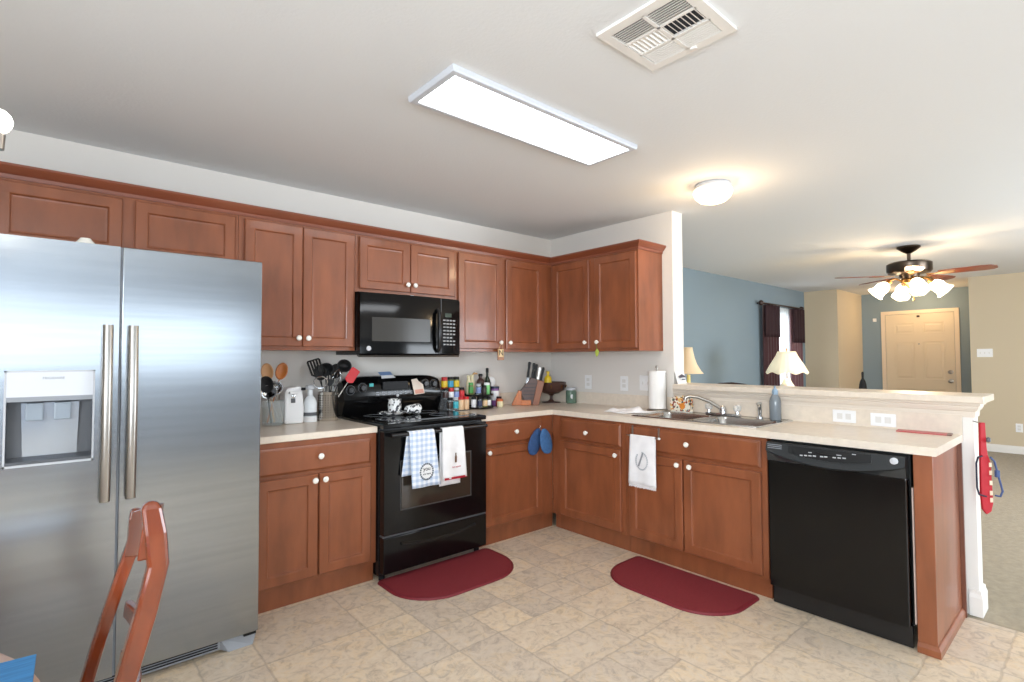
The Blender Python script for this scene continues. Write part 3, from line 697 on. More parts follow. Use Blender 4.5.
hb.tube(pts, .014, 10).build('handle', BLKS, fo, smooth=True)
curvedpatch(-1.475, -1.415, 1.605, 1.632, .002, 3).build('display', mat('mw_display', (60, 70, 60), .2), fo)
kp = MB()
for r_ in range(8):
    for c_ in range(4 if r_ > 0 else 4):
        x = -1.492 + c_*.030; z = 1.583 - r_*.0245; y = mwy(x)
        if r_ == 5 and c_ > 2: continue
        kp.box(x, y-.0022, z-.006, x+.020, y, z+.004)
kp.build('keypad', mat('keypad_print', (150, 150, 150), .5), fo)
MB().lathe((-2.05, mwy(-2.05)-.0005, 1.378), [(.016, 0), (.016, .003), (.012, .004)], 20, '-y').build('badge', LGRY, fo, smooth=True)
MB().lathe((-1.735, -.38, 1.722), [(.004, 0), (.022, .006), (.02, .018), (.004, .021)], 12).build('control_knob', WHP, t, smooth=True)

# ================================================================ DISHWASHER
t = T('dishwasher', 'black built-in dishwasher under the end of the peninsula counter', 'dishwasher', (-.35, -2.56, 0))
dy0, dy1 = -2.872, -2.262
MB().box(-.60, dy0, .10, -.05, dy1, CZ-.005).build('body', BLKM, t)
MB().box(-.66, dy0+.004, .105, -.60, dy1-.004, .765, .006).build('door', BLK, t)
# control panel with a bowed lower lip
rings = []; n = 20
for i in range(n+1):
    u = i/n; y = dy1-.004 + (dy0-dy1+.008)*u; zb = .812 - .052*math.sin(PI*min(1, u*1.0))**.8
    rings.append([Vector((-.60, y, .862)), Vector((-.60, y, .75)), Vector((-.664, y, .766)), Vector((-.672, y, zb-.0)), Vector((-.685, y, zb+.008)), Vector((-.672, y, .862))])
cp_ = MB().quadring(rings, True, True).build('control_panel', mat('panel_charcoal', (44, 47, 49), .28), t, smooth=True)
rings = []
for i in range(n+1):
    u = i/n; y = -2.378 + (-2.742+2.378)*u; zb = .835 - .038*math.sin(PI*(.15+.7*u))
    rings.append([Vector((-.676, y, zb)), Vector((-.6835, y, zb+.002)), Vector((-.6775, y, .857)), Vector((-.672, y, .857))])
MB().quadring(rings, True, True).build('control_inset', mat('inset', (26, 28, 30), .3), cp_)
pk = MB(); pts = [(-.684, -2.50, .852), (-.686, -2.507, .84), (-.687, -2.53, .834), (-.688, -2.60, .831)]
pk.tube(pts, .0025, 6).build('handle_pocket', BLKM, cp_)
mk = MB()
for k, yy in enumerate((-2.442, -2.462, -2.482, -2.502, -2.535, -2.553, -2.59, -2.611, -2.632)): mk.box(-.688, yy-.007, .812+.0015*k, -.682, yy+.006, .817+.0015*k)
mk.box(-.686, -2.49, .832, -.680, -2.475, .835).box(-.686, -2.62, .836, -.680, -2.60, .839).box(-.684, -2.68, .848, -.677, -2.665, .851)
mk.build('button_marks', LGRY, cp_)
vn = MB()
for k in range(3): vn.box(-.682, -2.345, .832+.009*k, -.675, -2.275, .835+.009*k)
vn.build('vent_slots', MGRY, cp_)
MB().lathe((-.675, -2.828, .84), [(.016, 0), (.016, .004), (.012, .006)], 20, '-x').build('badge', LGRY, cp_, smooth=True)
MB().box(-.618, dy0+.004, .005, -.60, dy1-.004, .10).build('kick_plate', BLKS, t)

# ================================================================ SINK
t = T('sink', 'double-bowl stainless steel drop-in sink in the peninsula counter', 'sink', (-.3, -1.74, CT))
o0x, o1x, o0y, o1y = -.54, -.05, -2.168, -1.302
rim = MB()
def rrect(x0, y0, x1, y1, z, r, n=5):
    pts = []
    for cx, cy, a0 in ((x1-r, y1-r, 0), (x0+r, y1-r, 90), (x0+r, y0+r, 180), (x1-r, y0+r, 270)):
        for k in range(n+1):
            a = math.radians(a0 + 90*k/n); pts.append(Vector((cx + r*math.cos(a), cy + r*math.sin(a), z)))
    return pts
bowls = ((-.515, -1.700, -.165, -1.335), (-.515, -2.135, -.165, -1.745))
zt = CT+.005
for bx_0, by_0, bx_1, by_1 in bowls:
    rim.quadring([rrect(bx_0-.012, by_0-.012, bx_1+.012, by_1+.012, zt, .06), rrect(bx_0-.004, by_0-.004, bx_1+.004, by_1+.004, zt-.003, .056), rrect(bx_0+.004, by_0+.004, bx_1-.004, by_1-.004, zt-.02, .05), rrect(bx_0+.015, by_0+.015, bx_1-.015, by_1-.015, .76, .045), rrect(bx_0+.05, by_0+.05, bx_1-.05, by_1-.05, .745, .03)], False, True)
# deck plates around bowls
for b in ((o0x, o0y, bowls[0][0]-.012, o1y), (bowls[0][2]+.012, o0y, o1x, o1y), (bowls[0][0]-.012, bowls[0][3]+.012, bowls[0][2]+.012, o1y), (bowls[0][0]-.012, bowls[1][3]+.012, bowls[0][2]+.012, bowls[0][1]-.012), (bowls[0][0]-.012, o0y, bowls[0][2]+.012, bowls[1][1]-.012)):
    rim.box(b[0], b[1], CT+.0005, b[2], b[3], zt)
rim.build('basin', SINKM, t, smooth=True)
lip = MB(); lip.quadring([rrect(o0x-.003, o0y-.003, o1x+.003, o1y+.003, CT+.0003, .02), rrect(o0x, o0y, o1x, o1y, zt+.003, .02), rrect(o0x+.01, o0y+.01, o1x-.01, o1y-.01, zt+.003, .02), rrect(o0x+.014, o0y+.014, o1x-.014, o1y-.014, zt, .02)], False, False).build('rim', SINKM, t, smooth=True)
for by in (-1.515, -1.94): MB().lathe((-.34, by, .746), [(.045, 0), (.045, .004), (.03, .005), (.028, .002)], 20).build('drain', CHR, t, smooth=True)
tag(MB().box(-.47, -1.99, .752, -.24, -1.80, .757, .002).build('sink_mat', BLKM, origin=(-.35, -1.9, .752)), 'dark rubber mat lying in the near sink bowl', 'sink mat')
# faucet
t = T('faucet', 'chrome swing-spout faucet with two clear acrylic knobs on the sink deck', 'faucet', (-.105, -1.74, zt))
MB().box(-.130, -1.86, zt, -.085, -1.62, zt+.018, .008).build('base_plate', CHR, t, smooth=True)
MB().lathe((-.107, -1.74, zt+.015), [(.026, 0), (.024, .03), (.018, .045), (.012, .05)], 20).build('spout_hub', CHR, t, smooth=True)
MB().tube([(-.107, -1.74, zt+.035), (-.125, -1.715, zt+.06), (-.16, -1.67, zt+.095), (-.20, -1.61, zt+.123), (-.235, -1.565, zt+.128), (-.25, -1.545, zt+.118), (-.252, -1.543, zt+.098)], [.013, .012, .011, .0105, .0105, .0115, .0115], 12).build('spout', NICK, t, smooth=True)
for yy in (-1.64, -1.84):
    MB().lathe((-.107, yy, zt+.016), [(.014, 0), (.012, .018)], 14).build('valve_stem', CHR, t, smooth=True)
    mb = MB(); prof = [(.012, 0), (.021, .006), (.024, .02), (.023, .036), (.013, .044)]
    rings = [[Vector((-.107 + r*(1+.1*math.cos(8*a_))*math.cos(a_), yy + r*(1+.1*math.cos(8*a_))*math.sin(a_), zt+.034+h)) for a_ in [2*PI*i/32 for i in range(32)]] for r, h in prof]
    lab(mb.quadring(rings, True, True).build('knob', ACR, t, smooth=True), 'clear faceted acrylic knob')
t = T('side_sprayer', 'small chrome side sprayer beside the soap bottle on the sink deck', 'sprayer', (-.10, -1.985, zt))
MB().lathe((-.10, -1.985, zt), [(.022, 0), (.020, .012), (.012, .016)], 16).build('base', CHR, t, smooth=True)
MB().tube([(-.10, -1.985, zt+.014), (-.10, -1.985, zt+.05), (-.101, -1.985, zt+.08), (-.112, -1.985, zt+.098)], [.011, .014, .013, .017], 12).build('spray_head', CHR, t, smooth=True)

# ================================================================ THINGS ON AND AROUND THE CABINETS
VR = math.radians(-40.6)
def J(name, label, cat, x, y, z, prof, mats, group=None, seg=18):
    """a jar or bottle: prof = [(part, material, [(r,h)...])]"""
    t = T(name, label, cat, (x, y, z), group)
    for pn, mt, pf in prof: MB().lathe((x, y, z), pf, seg).build(pn, mt, t, smooth=True)
    return t
C = lambda n, c, **k: mat(n, c, k.pop('rough', .35), **k)
CREAMP = C('pale_cream', (232, 220, 180)); CYAN = C('cyan_label', (60, 176, 190)); YEL = C('yellow', (232, 198, 40)); GRN = C('green', (70, 150, 70))
LGN = C('light_green', (130, 206, 130)); NAVY = C('navy', (36, 42, 74)); BRNB = C('brown_bottle', (70, 48, 44)); TAN = C('tan', (206, 160, 100)); PURP = C('purple', (140, 90, 150))
TEALP = spots('teal_pattern', (120, 190, 196), [(220, 230, 230), (60, 130, 130), (30, 60, 70)], 70); HERB = C('dried_herbs', (104, 108, 60), var=.4, vscale=(200, 200, 200)); SPICE = C('red_spice', (176, 50, 34)); PEP = C('peppercorn', (60, 50, 44), var=.5, vscale=(200, 200, 200)); PINKJ = C('pale_spice', (226, 190, 150)); ORG_ = C('orange_lid', (222, 120, 60)); OILG = C('dark_green_glass', (26, 40, 28), rough=.08)
# --- stepped spice rack
t = T('spice_rack', 'small black three-step spice rack standing right of the range', 'spice rack', (-1.23, -.13, CT))
for k in range(3): MB().box(-1.325, -.235+.06*k, CT+.001, -1.125, -.178+.06*k, CT+.004+.078*k).build('step', mat('smoked_plastic', (120, 122, 124), .15, alpha=.6), t)
def sp(x, y, z, h, r, body, lid, lb, label, band=None, group=None):
    t = T('spice_jar', label, 'spice jar', (x, y, z), group)
    MB().lathe((x, y, z), [(r*.9, .0005), (r, .004), (r, h*.74), (r*.85, h*.8)], 16).build('glass_body', body, t, smooth=True)
    MB().lathe((x, y, z), [(r*.93, h*.79), (r*.93, h*.985), (r*.8, h)], 16).build('lid', lid, t, smooth=True)
    if band: MB().lathe((x, y, z), [(r*1.02, h*.18), (r*1.03, h*.2), (r*1.03, h*.66), (r*1.02, h*.68)], 16, cap0=False, cap1=False).build('label_band', band, t, smooth=True)
    return t
zs = [CT+.005, CT+.083, CT+.161]; ys = [-.207, -.147, -.087]
sp(-1.298, ys[0], zs[0], .10, .023, GLASS, BLKM, None, 'clear jar with black cap at the left end of the front spice row', PEP)
sp(-1.248, ys[0], zs[0], .10, .023, GLASS, LGRY, None, 'spice jar with a cyan label in the front row of the rack', CYAN)
sp(-1.198, ys[0], zs[0], .10, .023, PINKJ, RED, None, 'pale spice jar with red lid in the front row, beside the cyan label')
sp(-1.148, ys[0], zs[0], .10, .023, PINKJ, RED, None, 'pale spice jar with red lid at the right end of the front row')
sp(-1.298, ys[1], zs[1], .09, .022, GLASS, BLKM, None, 'dark-capped jar at the left end of the middle spice row', BRNB)
sp(-1.248, ys[1], zs[1], .09, .022, SPICE, RED, None, 'red jar with white label in the middle spice row', WHP)
sp(-1.198, ys[1], zs[1], .09, .022, HERB, LGRY, None, 'herb jar with blue label in the middle spice row', C('soft_blue', (130, 150, 200)))
sp(-1.148, ys[1], zs[1], .09, .022, SPICE, BLKM, None, 'red jar with dark cap at the right of the middle spice row', RED)
sp(-1.270, ys[2], zs[2], .095, .025, SPICE, RED, None, 'top row spice jar with red cap and yellow label', YEL)
sp(-1.213, ys[2], zs[2], .095, .025, HERB, BLKM, None, 'top row spice jar with black cap and blue-green label', C('blue_label', (50, 150, 190)))
sp(-1.157, ys[2], zs[2], .095, .025, HERB, BLKM, None, 'top row spice jar with black cap and yellow label', YEL)
# --- bottles between rack and knife block
def bottle(x, y, z, r, h, neck, body, cap, label, band=None, cat='bottle', name='bottle'):
    t = T(name, label, cat, (x, y, z))
    MB().lathe((x, y, z), [(r*.92, .0005), (r, .006), (r, h*.6), (r*.8, h*.7), (neck, h*.78), (neck, h*.9)], 18).build('body', body, t, smooth=True)
    MB().lathe((x, y, z), [(neck*1.25, h*.88), (neck*1.25, h*.98), (neck, h)], 14).build('cap', cap, t, smooth=True)
    if band: MB().lathe((x, y, z), [(r*1.01, h*.15), (r*1.025, h*.17), (r*1.025, h*.5), (r*1.01, h*.52)], 18, cap0=False, cap1=False).build('label_band', band, t, smooth=True)
    return t
t = T('turntable', 'round two-level black turntable crowded with small bottles', 'turntable', (-.985, -.15, CT))
MB().lathe((-.985, -.15, CT), [(.10, .001), (.12, .006), (.125, .018), (.12, .018), (.118, .010), (.02, .010)], 28).build('lower_tray', BLKM, t, smooth=True)
MB().lathe((-.985, -.15, CT), [(.012, .01), (.012, .10)], 12).build('post', BLKM, t)
MB().lathe((-.985, -.15, CT), [(.10, .10), (.115, .104), (.118, .116), (.114, .116), (.11, .108), (.02, .107)], 28).build('upper_tray', BLKM, t, smooth=True)
zl, zu = CT+.011, CT+.109
sp(-1.062, -.19, zl, .085, .021, WHP, BLKM, None, 'white spice jar with black cap on the lower turntable, leftmost')
sp(-1.028, -.225, zl, .085, .019, GLASS, BLKM, None, 'dark blue labelled jar on the lower turntable', NAVY)
sp(-.985, -.235, zl, .085, .020, HERB, BLKM, None, 'olive jar with beige label at the front of the lower turntable', PINKJ)
sp(-.940, -.225, zl, .085, .019, PEP, BLKM, None, 'peppercorn jar with white label on the lower turntable', WHP)
sp(-.905, -.185, zl, .085, .020, TEALP, LGRY, None, 'teal patterned jar at the right of the lower turntable')
sp(-1.06, -.15, zu, .10, .020, HERB, GRN, None, 'green-capped herb jar on the upper turntable, leftmost', GRN)
sp(-1.015, -.19, zu, .09, .020, GLASS, LGRY, None, 'clear jar with blue label on the upper turntable', C('soft_blue', (130, 150, 200)))
sp(-.965, -.20, zu, .075, .019, PEP, BLKM, None, 'short dark pepper jar on the upper turntable')
sp(-.915, -.17, zu, .095, .026, LGN, WHP, None, 'light green jar with white lid on the upper turntable')
bottle(-1.045, -.10, zu, .021, .155, .012, CREAMP, CREAMP, 'tall cream bottle at the back of the turntable, left of its twin')
bottle(-1.0, -.085, zu, .021, .16, .012, CREAMP, CREAMP, 'tall cream bottle at the back of the turntable, right of its twin')
t = bottle(-.925, -.10, zu, .034, .165, .014, BRNB, BLKM, 'dark brown squeeze bottle with black spout on the turntable')
t = T('wooden_spoon', 'curved tan wooden handle rising between the cream and brown bottles', 'utensil', (-.972, -.06, zu))
MB().tube([(-.972, -.06, zu+.002), (-.975, -.06, zu+.10), (-.985, -.065, zu+.15), (-.965, -.07, zu+.17), (-.94, -.075, zu+.165)], [.008, .008, .009, .01, .006], 8).build('handle', TAN, t, smooth=True)
bottle(-.835, -.075, CT, .030, .32, .010, OILG, BLKM, 'tall dark green oil bottle with pourer against the back wall', BRNB)
t = T('canister', 'white and purple labelled canister with dark lid beside the oil bottle', 'canister', (-.765, -.09, CT))
MB().lathe((-.765, -.09, CT), [(.034, .001), (.036, .005), (.036, .145), (.034, .15)], 20).build('body', PURP, t, smooth=True)
MB().lathe((-.765, -.09, CT), [(.0365, .05), (.0372, .05), (.0372, .13), (.0365, .13)], 20, cap0=False, cap1=False).build('label_band', WHP, t, smooth=True)
MB().lathe((-.765, -.09, CT), [(.037, .148), (.037, .163), (.034, .165)], 20).build('lid', NAVY, t, smooth=True)
t = T('white_container', 'round white dial-like container top standing behind the purple canister', 'container', (-.775, -.04, CT))
MB().box(-.80, -.055, CT, -.75, -.025, CT+.165, .004).build('stem', WHP, t)
MB().lathe((-.775, -.035, CT+.20), [(.042, 0), (.045, .004), (.045, .02), (.040, .025), (.012, .025), (.010, .03)], 24, '-y').build('round_top', WHP, t, smooth=True)
t = J('small_jar', 'little pale yellow jar with orange lid at the right end of the bottles', 'jar', -.80, -.20, CT, [('body', CREAMP, [(.022, .001), (.026, .01), (.026, .045), (.022, .05)]), ('lid', ORG_, [(.024, .049), (.024, .064), (.018, .067)])], None)
J('sauce_jar', 'small dark red sauce jar behind the pale yellow jar', 'jar', -.775, -.155, CT, [('body', SPICE, [(.022, .001), (.026, .01), (.026, .06), (.02, .07)]), ('lid', BLKM, [(.022, .069), (.022, .082), (.018, .084)])], None)

# --- knife block (local axes: x right, y away from the viewer)
KB = C('knife_block_wood', (198, 112, 50), var=.15, vscale=(20, 20, 4)); KBD = C('knife_block_dark', (74, 42, 28)); KB2 = C('knife_block_side', (132, 76, 42), var=.15, vscale=(20, 20, 4))
t = T('knife_block', 'slanted wooden knife block holding black-handled knives', 'knife block', (-.47, -.20, CT), rz=VR); ORG[t] = Vector((0, 0, 0))
MB().prism([(-.155, -.06, .001), (-.005, -.06, .001), (-.005, -.06, .02), (-.07, -.06, .025), (-.07, -.06, .12), (-.095, -.06, .125)], (0, .11, 0)).build('base_wedge', KB, t, bevel=.003)
MB().box(-.075, -.075, .001, .01, -.02, .045, .003).build('front_foot', KB, t)
MB().prism([(-.045, -.055, .03), (.055, -.055, .002), (.105, -.055, .21), (.01, -.055, .235), (-.08, -.055, .12)], (0, .10, 0)).build('slotted_body', KBD, t, bevel=.003)
MB().prism([(.02, -.065, .001), (.075, -.065, .001), (.125, -.065, .20), (.07, -.065, .215)], (0, .12, 0)).build('side_board', KB2, t, bevel=.003)
for k in range(5):
    MB().box(-.06+.004*k, -.058, .06+.03*k, .035+.012*k, -.054, .064+.03*k).build('slot', BLKM, t)
def knife(lx, ly, tilt, L, mt, label, zb=.225):
    cx, sx = math.cos(VR), math.sin(VR); wx = -.47 + lx*cx - ly*sx; wy = -.20 + lx*sx + ly*cx
    k = T('kitchen_knife', label, 'knife', (wx, wy, CT+zb), rz=VR); ORG[k] = Vector((0, 0, 0))
    d = Vector((math.sin(tilt), 0, math.cos(tilt))); n = Vector((d.z, 0, -d.x))
    pts = [(0, .009), (.03, .011), (.06, .009), (.09, .012), (1, .010)]
    MB().prism([d*a*L + n*b for a, b in ((0, -.011), (.3, -.012), (.6, -.010), (.9, -.014), (1, -.008), (1, .008), (.9, .012), (.5, .009), (0, .011))], (0, .016, 0)).build('handle', mt, k, bevel=.002)
    MB().prism([d*a + n*b for a, b in ((-.10, -.006), (-.001, -.009), (-.001, .009), (-.10, .008))], (0, .002, 0), ).build('blade', CHR, k)
    return k
knife(-.015, -.03, .13, .135, BLKM, 'black-handled knife at the far left of the block', .235)
knife(.025, -.03, .13, .13, BLKM, 'black-handled knife second from the left in the block', .23)
knife(.045, .0, .16, .125, BLKM, 'black-handled knife standing third from the left in the block', .225)
knife(.066, -.04, .20, .13, STEELH, 'pale steel-handled knife in the block, beside the black one at the far right', .195)
knife(.092, -.035, .22, .135, BLKM, 'black-handled knife at the far right of the block', .19)

# --- fruit bowl, lemon bottle, jar in the corner
t = T('fruit_bowl', 'dark bronze footed bowl in the counter corner', 'bowl', (-.17, -.165, CT))
BOWLM = C('bowl_bronze', (78, 52, 44), rough=.3)
MB().lathe((-.17, -.165, CT), [(.02, .075), (.07, .085), (.115, .115), (.135, .17), (.137, .185), (.131, .185), (.127, .17), (.105, .12), (.06, .095), (.01, .09)], 32).build('bowl', BOWLM, t, smooth=True)
MB().lathe((-.17, -.165, CT), [(.085, .001), (.085, .006), (.03, .014), (.014, .03), (.014, .06), (.03, .078)], 24).build('pedestal', BOWLM, t, smooth=True)
for a in range(8):
    an = a*PI/4; MB().tube([(-.17 + .126*math.cos(an), -.165 + .126*math.sin(an), CT+.135), (-.17 + .138*math.cos(an), -.165 + .138*math.sin(an), CT+.16)], .006, 6).build('stud', BRASS, t)
bottle(-.235, -.19, CT+.118, .034, .165, .012, YEL, YEL, 'bright yellow lemon juice bottle standing in the bronze bowl')
t = T('glass_jar', 'lidded glass jar of green contents right of the bronze bowl', 'jar', (-.085, -.33, CT))
MB().lathe((-.085, -.33, CT), [(.044, .001), (.047, .006), (.047, .10), (.04, .118)], 24).build('glass_body', C('jar_green_glass', (96, 120, 104), rough=.06), t, smooth=True)
MB().lathe((-.085, -.33, CT), [(.041, .116), (.043, .12), (.043, .137), (.038, .14)], 24).build('lid', LGRY, t, smooth=True)
MB().lathe((-.112, -.368, CT+.06), [(.02, -.002), (.02, .002)], 16, '-y').build('label_sticker', WHP, t)

# --- N tile on the cabinet knob and green tag
t = T('letter_tile', 'small wooden tile with the black letter N hanging from a cabinet knob', 'wall sign', (-.918, -.345, 1.34))
MB().box(-.946, -.352, 1.297, -.886, -.342, 1.385, .002).build('tile', C('tile_wood', (156, 104, 64)), t)
MB().box(-.941, -.3535, 1.322, -.891, -.3515, 1.382).build('paper_face', C('tile_face', (220, 190, 140)), t)
text('N', .062, 'letter', BLKM, t, lambda u, v, c: Vector((-.916+u, -.354-c, 1.352+v)), .001)
MB().tube([(-.935, -.347, 1.384), (-.918, -.362, 1.432), (-.912, -.363, 1.44), (-.905, -.362, 1.432), (-.897, -.347, 1.384)], .0015, 5).build('cord', TAN, t)
t = T('paper_tag', 'small yellow-green leaf-shaped tag hanging from a cabinet knob', 'tag', (-.355, -.845, 1.39))
LEAF = C('leaf_green', (178, 196, 84))
MB().prism([(-.352, -.832, 1.36), (-.352, -.852, 1.385), (-.352, -.872, 1.36), (-.352, -.862, 1.335), (-.352, -.848, 1.318), (-.352, -.836, 1.34)], (-.003, 0, 0)).build('tag', LEAF, t)
MB().tube([(-.354, -.852, 1.384), (-.362, -.847, 1.43)], .0012, 5).build('string', GRN, t)

# --- cloth helpers
def drape(name, mt, a0, a1, zt, front, back, face, off=0.011, parent=None, skew=0.0, wav=.004, label=None, cat='towel', back_a=0, fringe=False, loc=(0, 0, 0)):
    """towel over a bar. face maps (a,b,c); c=0 is the bar's centre line"""
    pts = []
    n = 14
    for i in range(n+1): pts.append((-1, zt - front*(1-i/n)))          # front, from hem up
    for k in range(1, 6): an = PI - PI*k/6; pts.append(('arc', an))
    for i in range(n+1): pts.append((1, zt - back*(i/n)))
    mb = MB(); nu = 14
    def f(u, v):
        i = min(len(pts)-1, int(round(v*(len(pts)-1)))); s, q = pts[i]
        a = a0 + (a1-a0)*u
        if s == 'arc': c = -math.cos(q)*-1*off; c = off*math.cos(PI-q)*-1; return Vector((a, zt + off*math.sin(q), -off*math.cos(q) if False else off*math.cos(PI-q)*1.0))
        d = (zt-q); w_ = wav*math.sin(u*9+s)*min(1, d/.08)
        c = off + .004*d/.3 + w_ if s == -1 else -off + w_*.3
        a += (skew*d/max(front, .01))*(1 if s == -1 else 0) + (back_a*d/max(back, .01) if s == 1 else 0)
        if s == -1: a += (u-.5)*.02*d/front
        return Vector((a, q, c))
    mb.grid(f, nu, len(pts)-1); mb.xf = face
    return mb.build(name, mt, parent, smooth=True, solid=.003)
GING = checks('blue_gingham', (182, 200, 226), (236, 240, 246), .034, (0, 2))
hz = .862; HF = SF(ry-.075)
t = T('dish_towel', 'blue and white gingham towel hanging on the oven handle', 'towel', (-1.87, ry-.075, hz))
drape('cloth', GING, -1.962, -1.787, hz+.0, .325, .25, HF, .0155, t, skew=.03, back_a=-.035)
MB(HF).lathe((0, 0, 0), [(0.001, 0)], 3, 'z') if False else None
em = MB(HF); n = 28
em.quadring([[Vector((-1.848 + r*1.0*math.cos(2*PI*i/n), .628 + r*1.05*math.sin(2*PI*i/n), .0235+cc)) for i in range(n)] for r, cc in ((.046, 0), (.046, .002), (.043, .0025))], True, True)
emo = em.build('emblem_patch', WHP, t)
wr = MB(HF)
for i in range(22):
    a = 2*PI*i/22; wr.box(-1.848+.044*math.cos(a)-.005, .628+.047*math.sin(a)-.005, .025, -1.848+.044*math.cos(a)+.005, .628+.047*math.sin(a)+.005, .0275, .002)
wr.build('wreath', C('wreath_grey', (90, 100, 110)), t)
text('you', .034, 'lettering', BLKM, t, lambda u, v, c: Vector((-1.848+u, ry-.075-.0275-c, .645+v)))
text('are here', .016, 'lettering', BLKM, t, lambda u, v, c: Vector((-1.848+u, ry-.075-.0275-c, .615+v)))
t = T('dish_towel', 'white towel with a small bottle motif and red hem on the oven handle', 'towel', (-1.65, ry-.075, hz))
drape('cloth', CLW, -1.728, -1.568, hz, .305, .35, HF, .0155, t, skew=.012, back_a=-.004)
MB(HF).box(-1.716, .552, .0215, -1.546, .565, .0245).build('red_hem', C('hem_red', (170, 24, 44)), t)
MB(HF).quadring([[Vector((-1.632 + x*(1 if k else 1), z, .0245 + c)) for x, z in ((-.006, .655), (.006, .655), (.0065, .69), (.003, .70), (.003, .715), (-.003, .715), (-.003, .70), (-.0065, .69))] for k, c in ((0, -.003), (1, .001))], True, True).build('bottle_motif', C('motif_brown', (110, 76, 50)), t)
text('bon appetit', .014, 'lettering', C('script_red', (190, 70, 80)), t, lambda u, v, c: Vector((-1.628+u, ry-.075-.0255-c, .628+v)))
# towel bar over the false drawer front
t = T('towel_bar', 'over-the-drawer metal towel bar on the sink cabinet', 'towel bar', (-.66, -1.48, .83))
TF = WF(-.672)
MB().tube([(-.672, -1.362, .80), (-.672, -1.605, .80)], .0045, 8).build('rod', CHR, t)
for yy in (-1.385, -1.585): MB().box(-.676, yy-.007, .795, -.6395, yy+.007, .803).box(-.6425, yy-.006, .80, -.639, yy+.006, .862).build('bracket', NICK, t)
MB().lathe((-.672, -1.607, .80), [(.002, -.008), (.009, -.004), (.009, .004), (.002, .008)], 10).build('end_ball', WHP, t, smooth=True)
t = T('hand_towel', 'white fringed hand towel with grey wreath print on the sink cabinet', 'towel', (-.672, -1.48, .80))
drape('cloth', CLW, -1.578, -1.392, .80, .31, .27, TF, .007, t, skew=.0, wav=.004)
fr = MB(TF)
for i in range(30):
    a = -1.586 + .20*i/29; fr.box(a-.0022, .474 - .006*random.random(), .010, a+.0022, .4925, .013)
fr.build('fringe', CLW, t)
wr = MB(TF)
for i in range(26):
    a = 2*PI*i/26
    if 3 < i < 7: continue
    wr.box(-1.485+.043*math.cos(a)-.005, .645+.055*math.sin(a)-.005, .0135, -1.485+.043*math.cos(a)+.005, .645+.055*math.sin(a)+.005, .0165, .0015)
wr.build('wreath_print', C('print_grey', (186, 188, 192)), t)
wr = MB(TF)
for i in range(10): wr.box(-1.50+.0035*i, .69-.009*i, .0135, -1.488+.0035*i, .70-.009*i, .0165, .002)
wr.build('ribbon_print', C('print_dark', (150, 152, 156)), t)
# --- blue mitts
t = T('oven_mitt', 'pair of small blue quilted oven mitts hanging from the drawer right of the range', 'oven mitt', (-.80, -.66, .78))
BLM = C('quilted_blue', (44, 76, 122), rough=.8, var=.2, vscale=(60, 60, 60), bump=.8, bscale=120)
for sgn, cx, tilt, yy, mt in ((-1, -.846, .24, -.664, BLM), (1, -.790, -.30, -.705, C('quilted_blue2', (56, 98, 146), rough=.8, var=.2, vscale=(60, 60, 60), bump=.8, bscale=120))):
    rings = []
    for h, w in ((0, .014), (.02, .034), (.05, .052), (.10, .062), (.14, .060), (.17, .050), (.19, .032), (.197, .010)):
        z = .785 - h*math.cos(tilt)*1.0; x = cx + (-.8-cx)*max(0, 1-h/.12)*.6 - h*math.sin(tilt)*.5
        rings.append([Vector((x + w*math.cos(2*PI*i/16), yy + min(.016, w*.5)*math.sin(2*PI*i/16), z)) for i in range(16)])
    MB().quadring(rings, True, True).build('mitt', mt, t, smooth=True)
MB().tube([(-.80, -.648, .80), (-.80, -.668, .805), (-.80, -.672, .795), (-.80, -.668, .782)], .003, 6).build('hook', CHR, t)
MB().tube([(-.815, -.682, .70), (-.80, -.70, .66), (-.795, -.69, .62)], .004, 6).build('trim_piping', BLKM, t)

# --- paper towels, napkin holder, soap, cloth, card, ruler
t = T('paper_towel_holder', 'upright metal paper towel holder with a white roll', 'paper towel holder', (-.105, -1.225, CT))
MB().lathe((-.105, -1.225, CT), [(.078, .001), (.08, .006), (.075, .014), (.02, .016)], 28).build('base', NICK, t, smooth=True)
MB().tube([(-.105, -1.225, CT+.01), (-.105, -1.225, CT+.325)], .006).lathe((-.105, -1.225, CT+.32), [(.004, 0), (.011, .006), (.009, .018), (.003, .022)], 12).build('rod', NICK, t, smooth=True)
MB().lathe((-.105, -1.225, CT), [(.062, .018), (.064, .02), (.064, .298), (.062, .30), (.020, .30), (.020, .29)], 32).build('paper_roll', mat('paper', (246, 244, 240), .9, bump=.5, bscale=160), t, smooth=True)
MB().tube([(-.105, -1.302, CT+.01), (-.105, -1.302, CT+.29)], .003, 6).build('tension_arm', NICK, t)
FLOR = spots('floral_ceramic', (240, 232, 214), [(216, 130, 60), (150, 70, 50), (90, 96, 84), (232, 190, 120)], 75, .3)
t = T('napkin_holder', 'floral ceramic sponge holder behind the faucet beside the paper towels', 'sponge holder', (-.105, -1.415, zt))
sh = [(-.075, 0), (.075, 0), (.08, .05), (.07, .10), (.03, .09), (0, .105), (-.03, .09), (-.07, .10), (-.08, .05)]
MB().prism([(-.125, -1.425 - a, zt+.004+b) for a, b in sh], (.010, 0, 0)).build('front_wall', FLOR, t, bevel=.002)
MB().prism([(-.085, -1.425 - a, zt+.004+b*1.1) for a, b in sh], (.010, 0, 0)).build('rear_wall', FLOR, t, bevel=.002)
MB().box(-.125, -1.50, zt+.0005, -.075, -1.35, zt+.012, .003).build('base', PORC, t)
MB().lathe((-.1255, -1.445, zt+.045), [(.024, 0), (.022, .003), (.010, .004)], 10, '-x').build('flower', C('flower_orange', (226, 140, 50)), t)
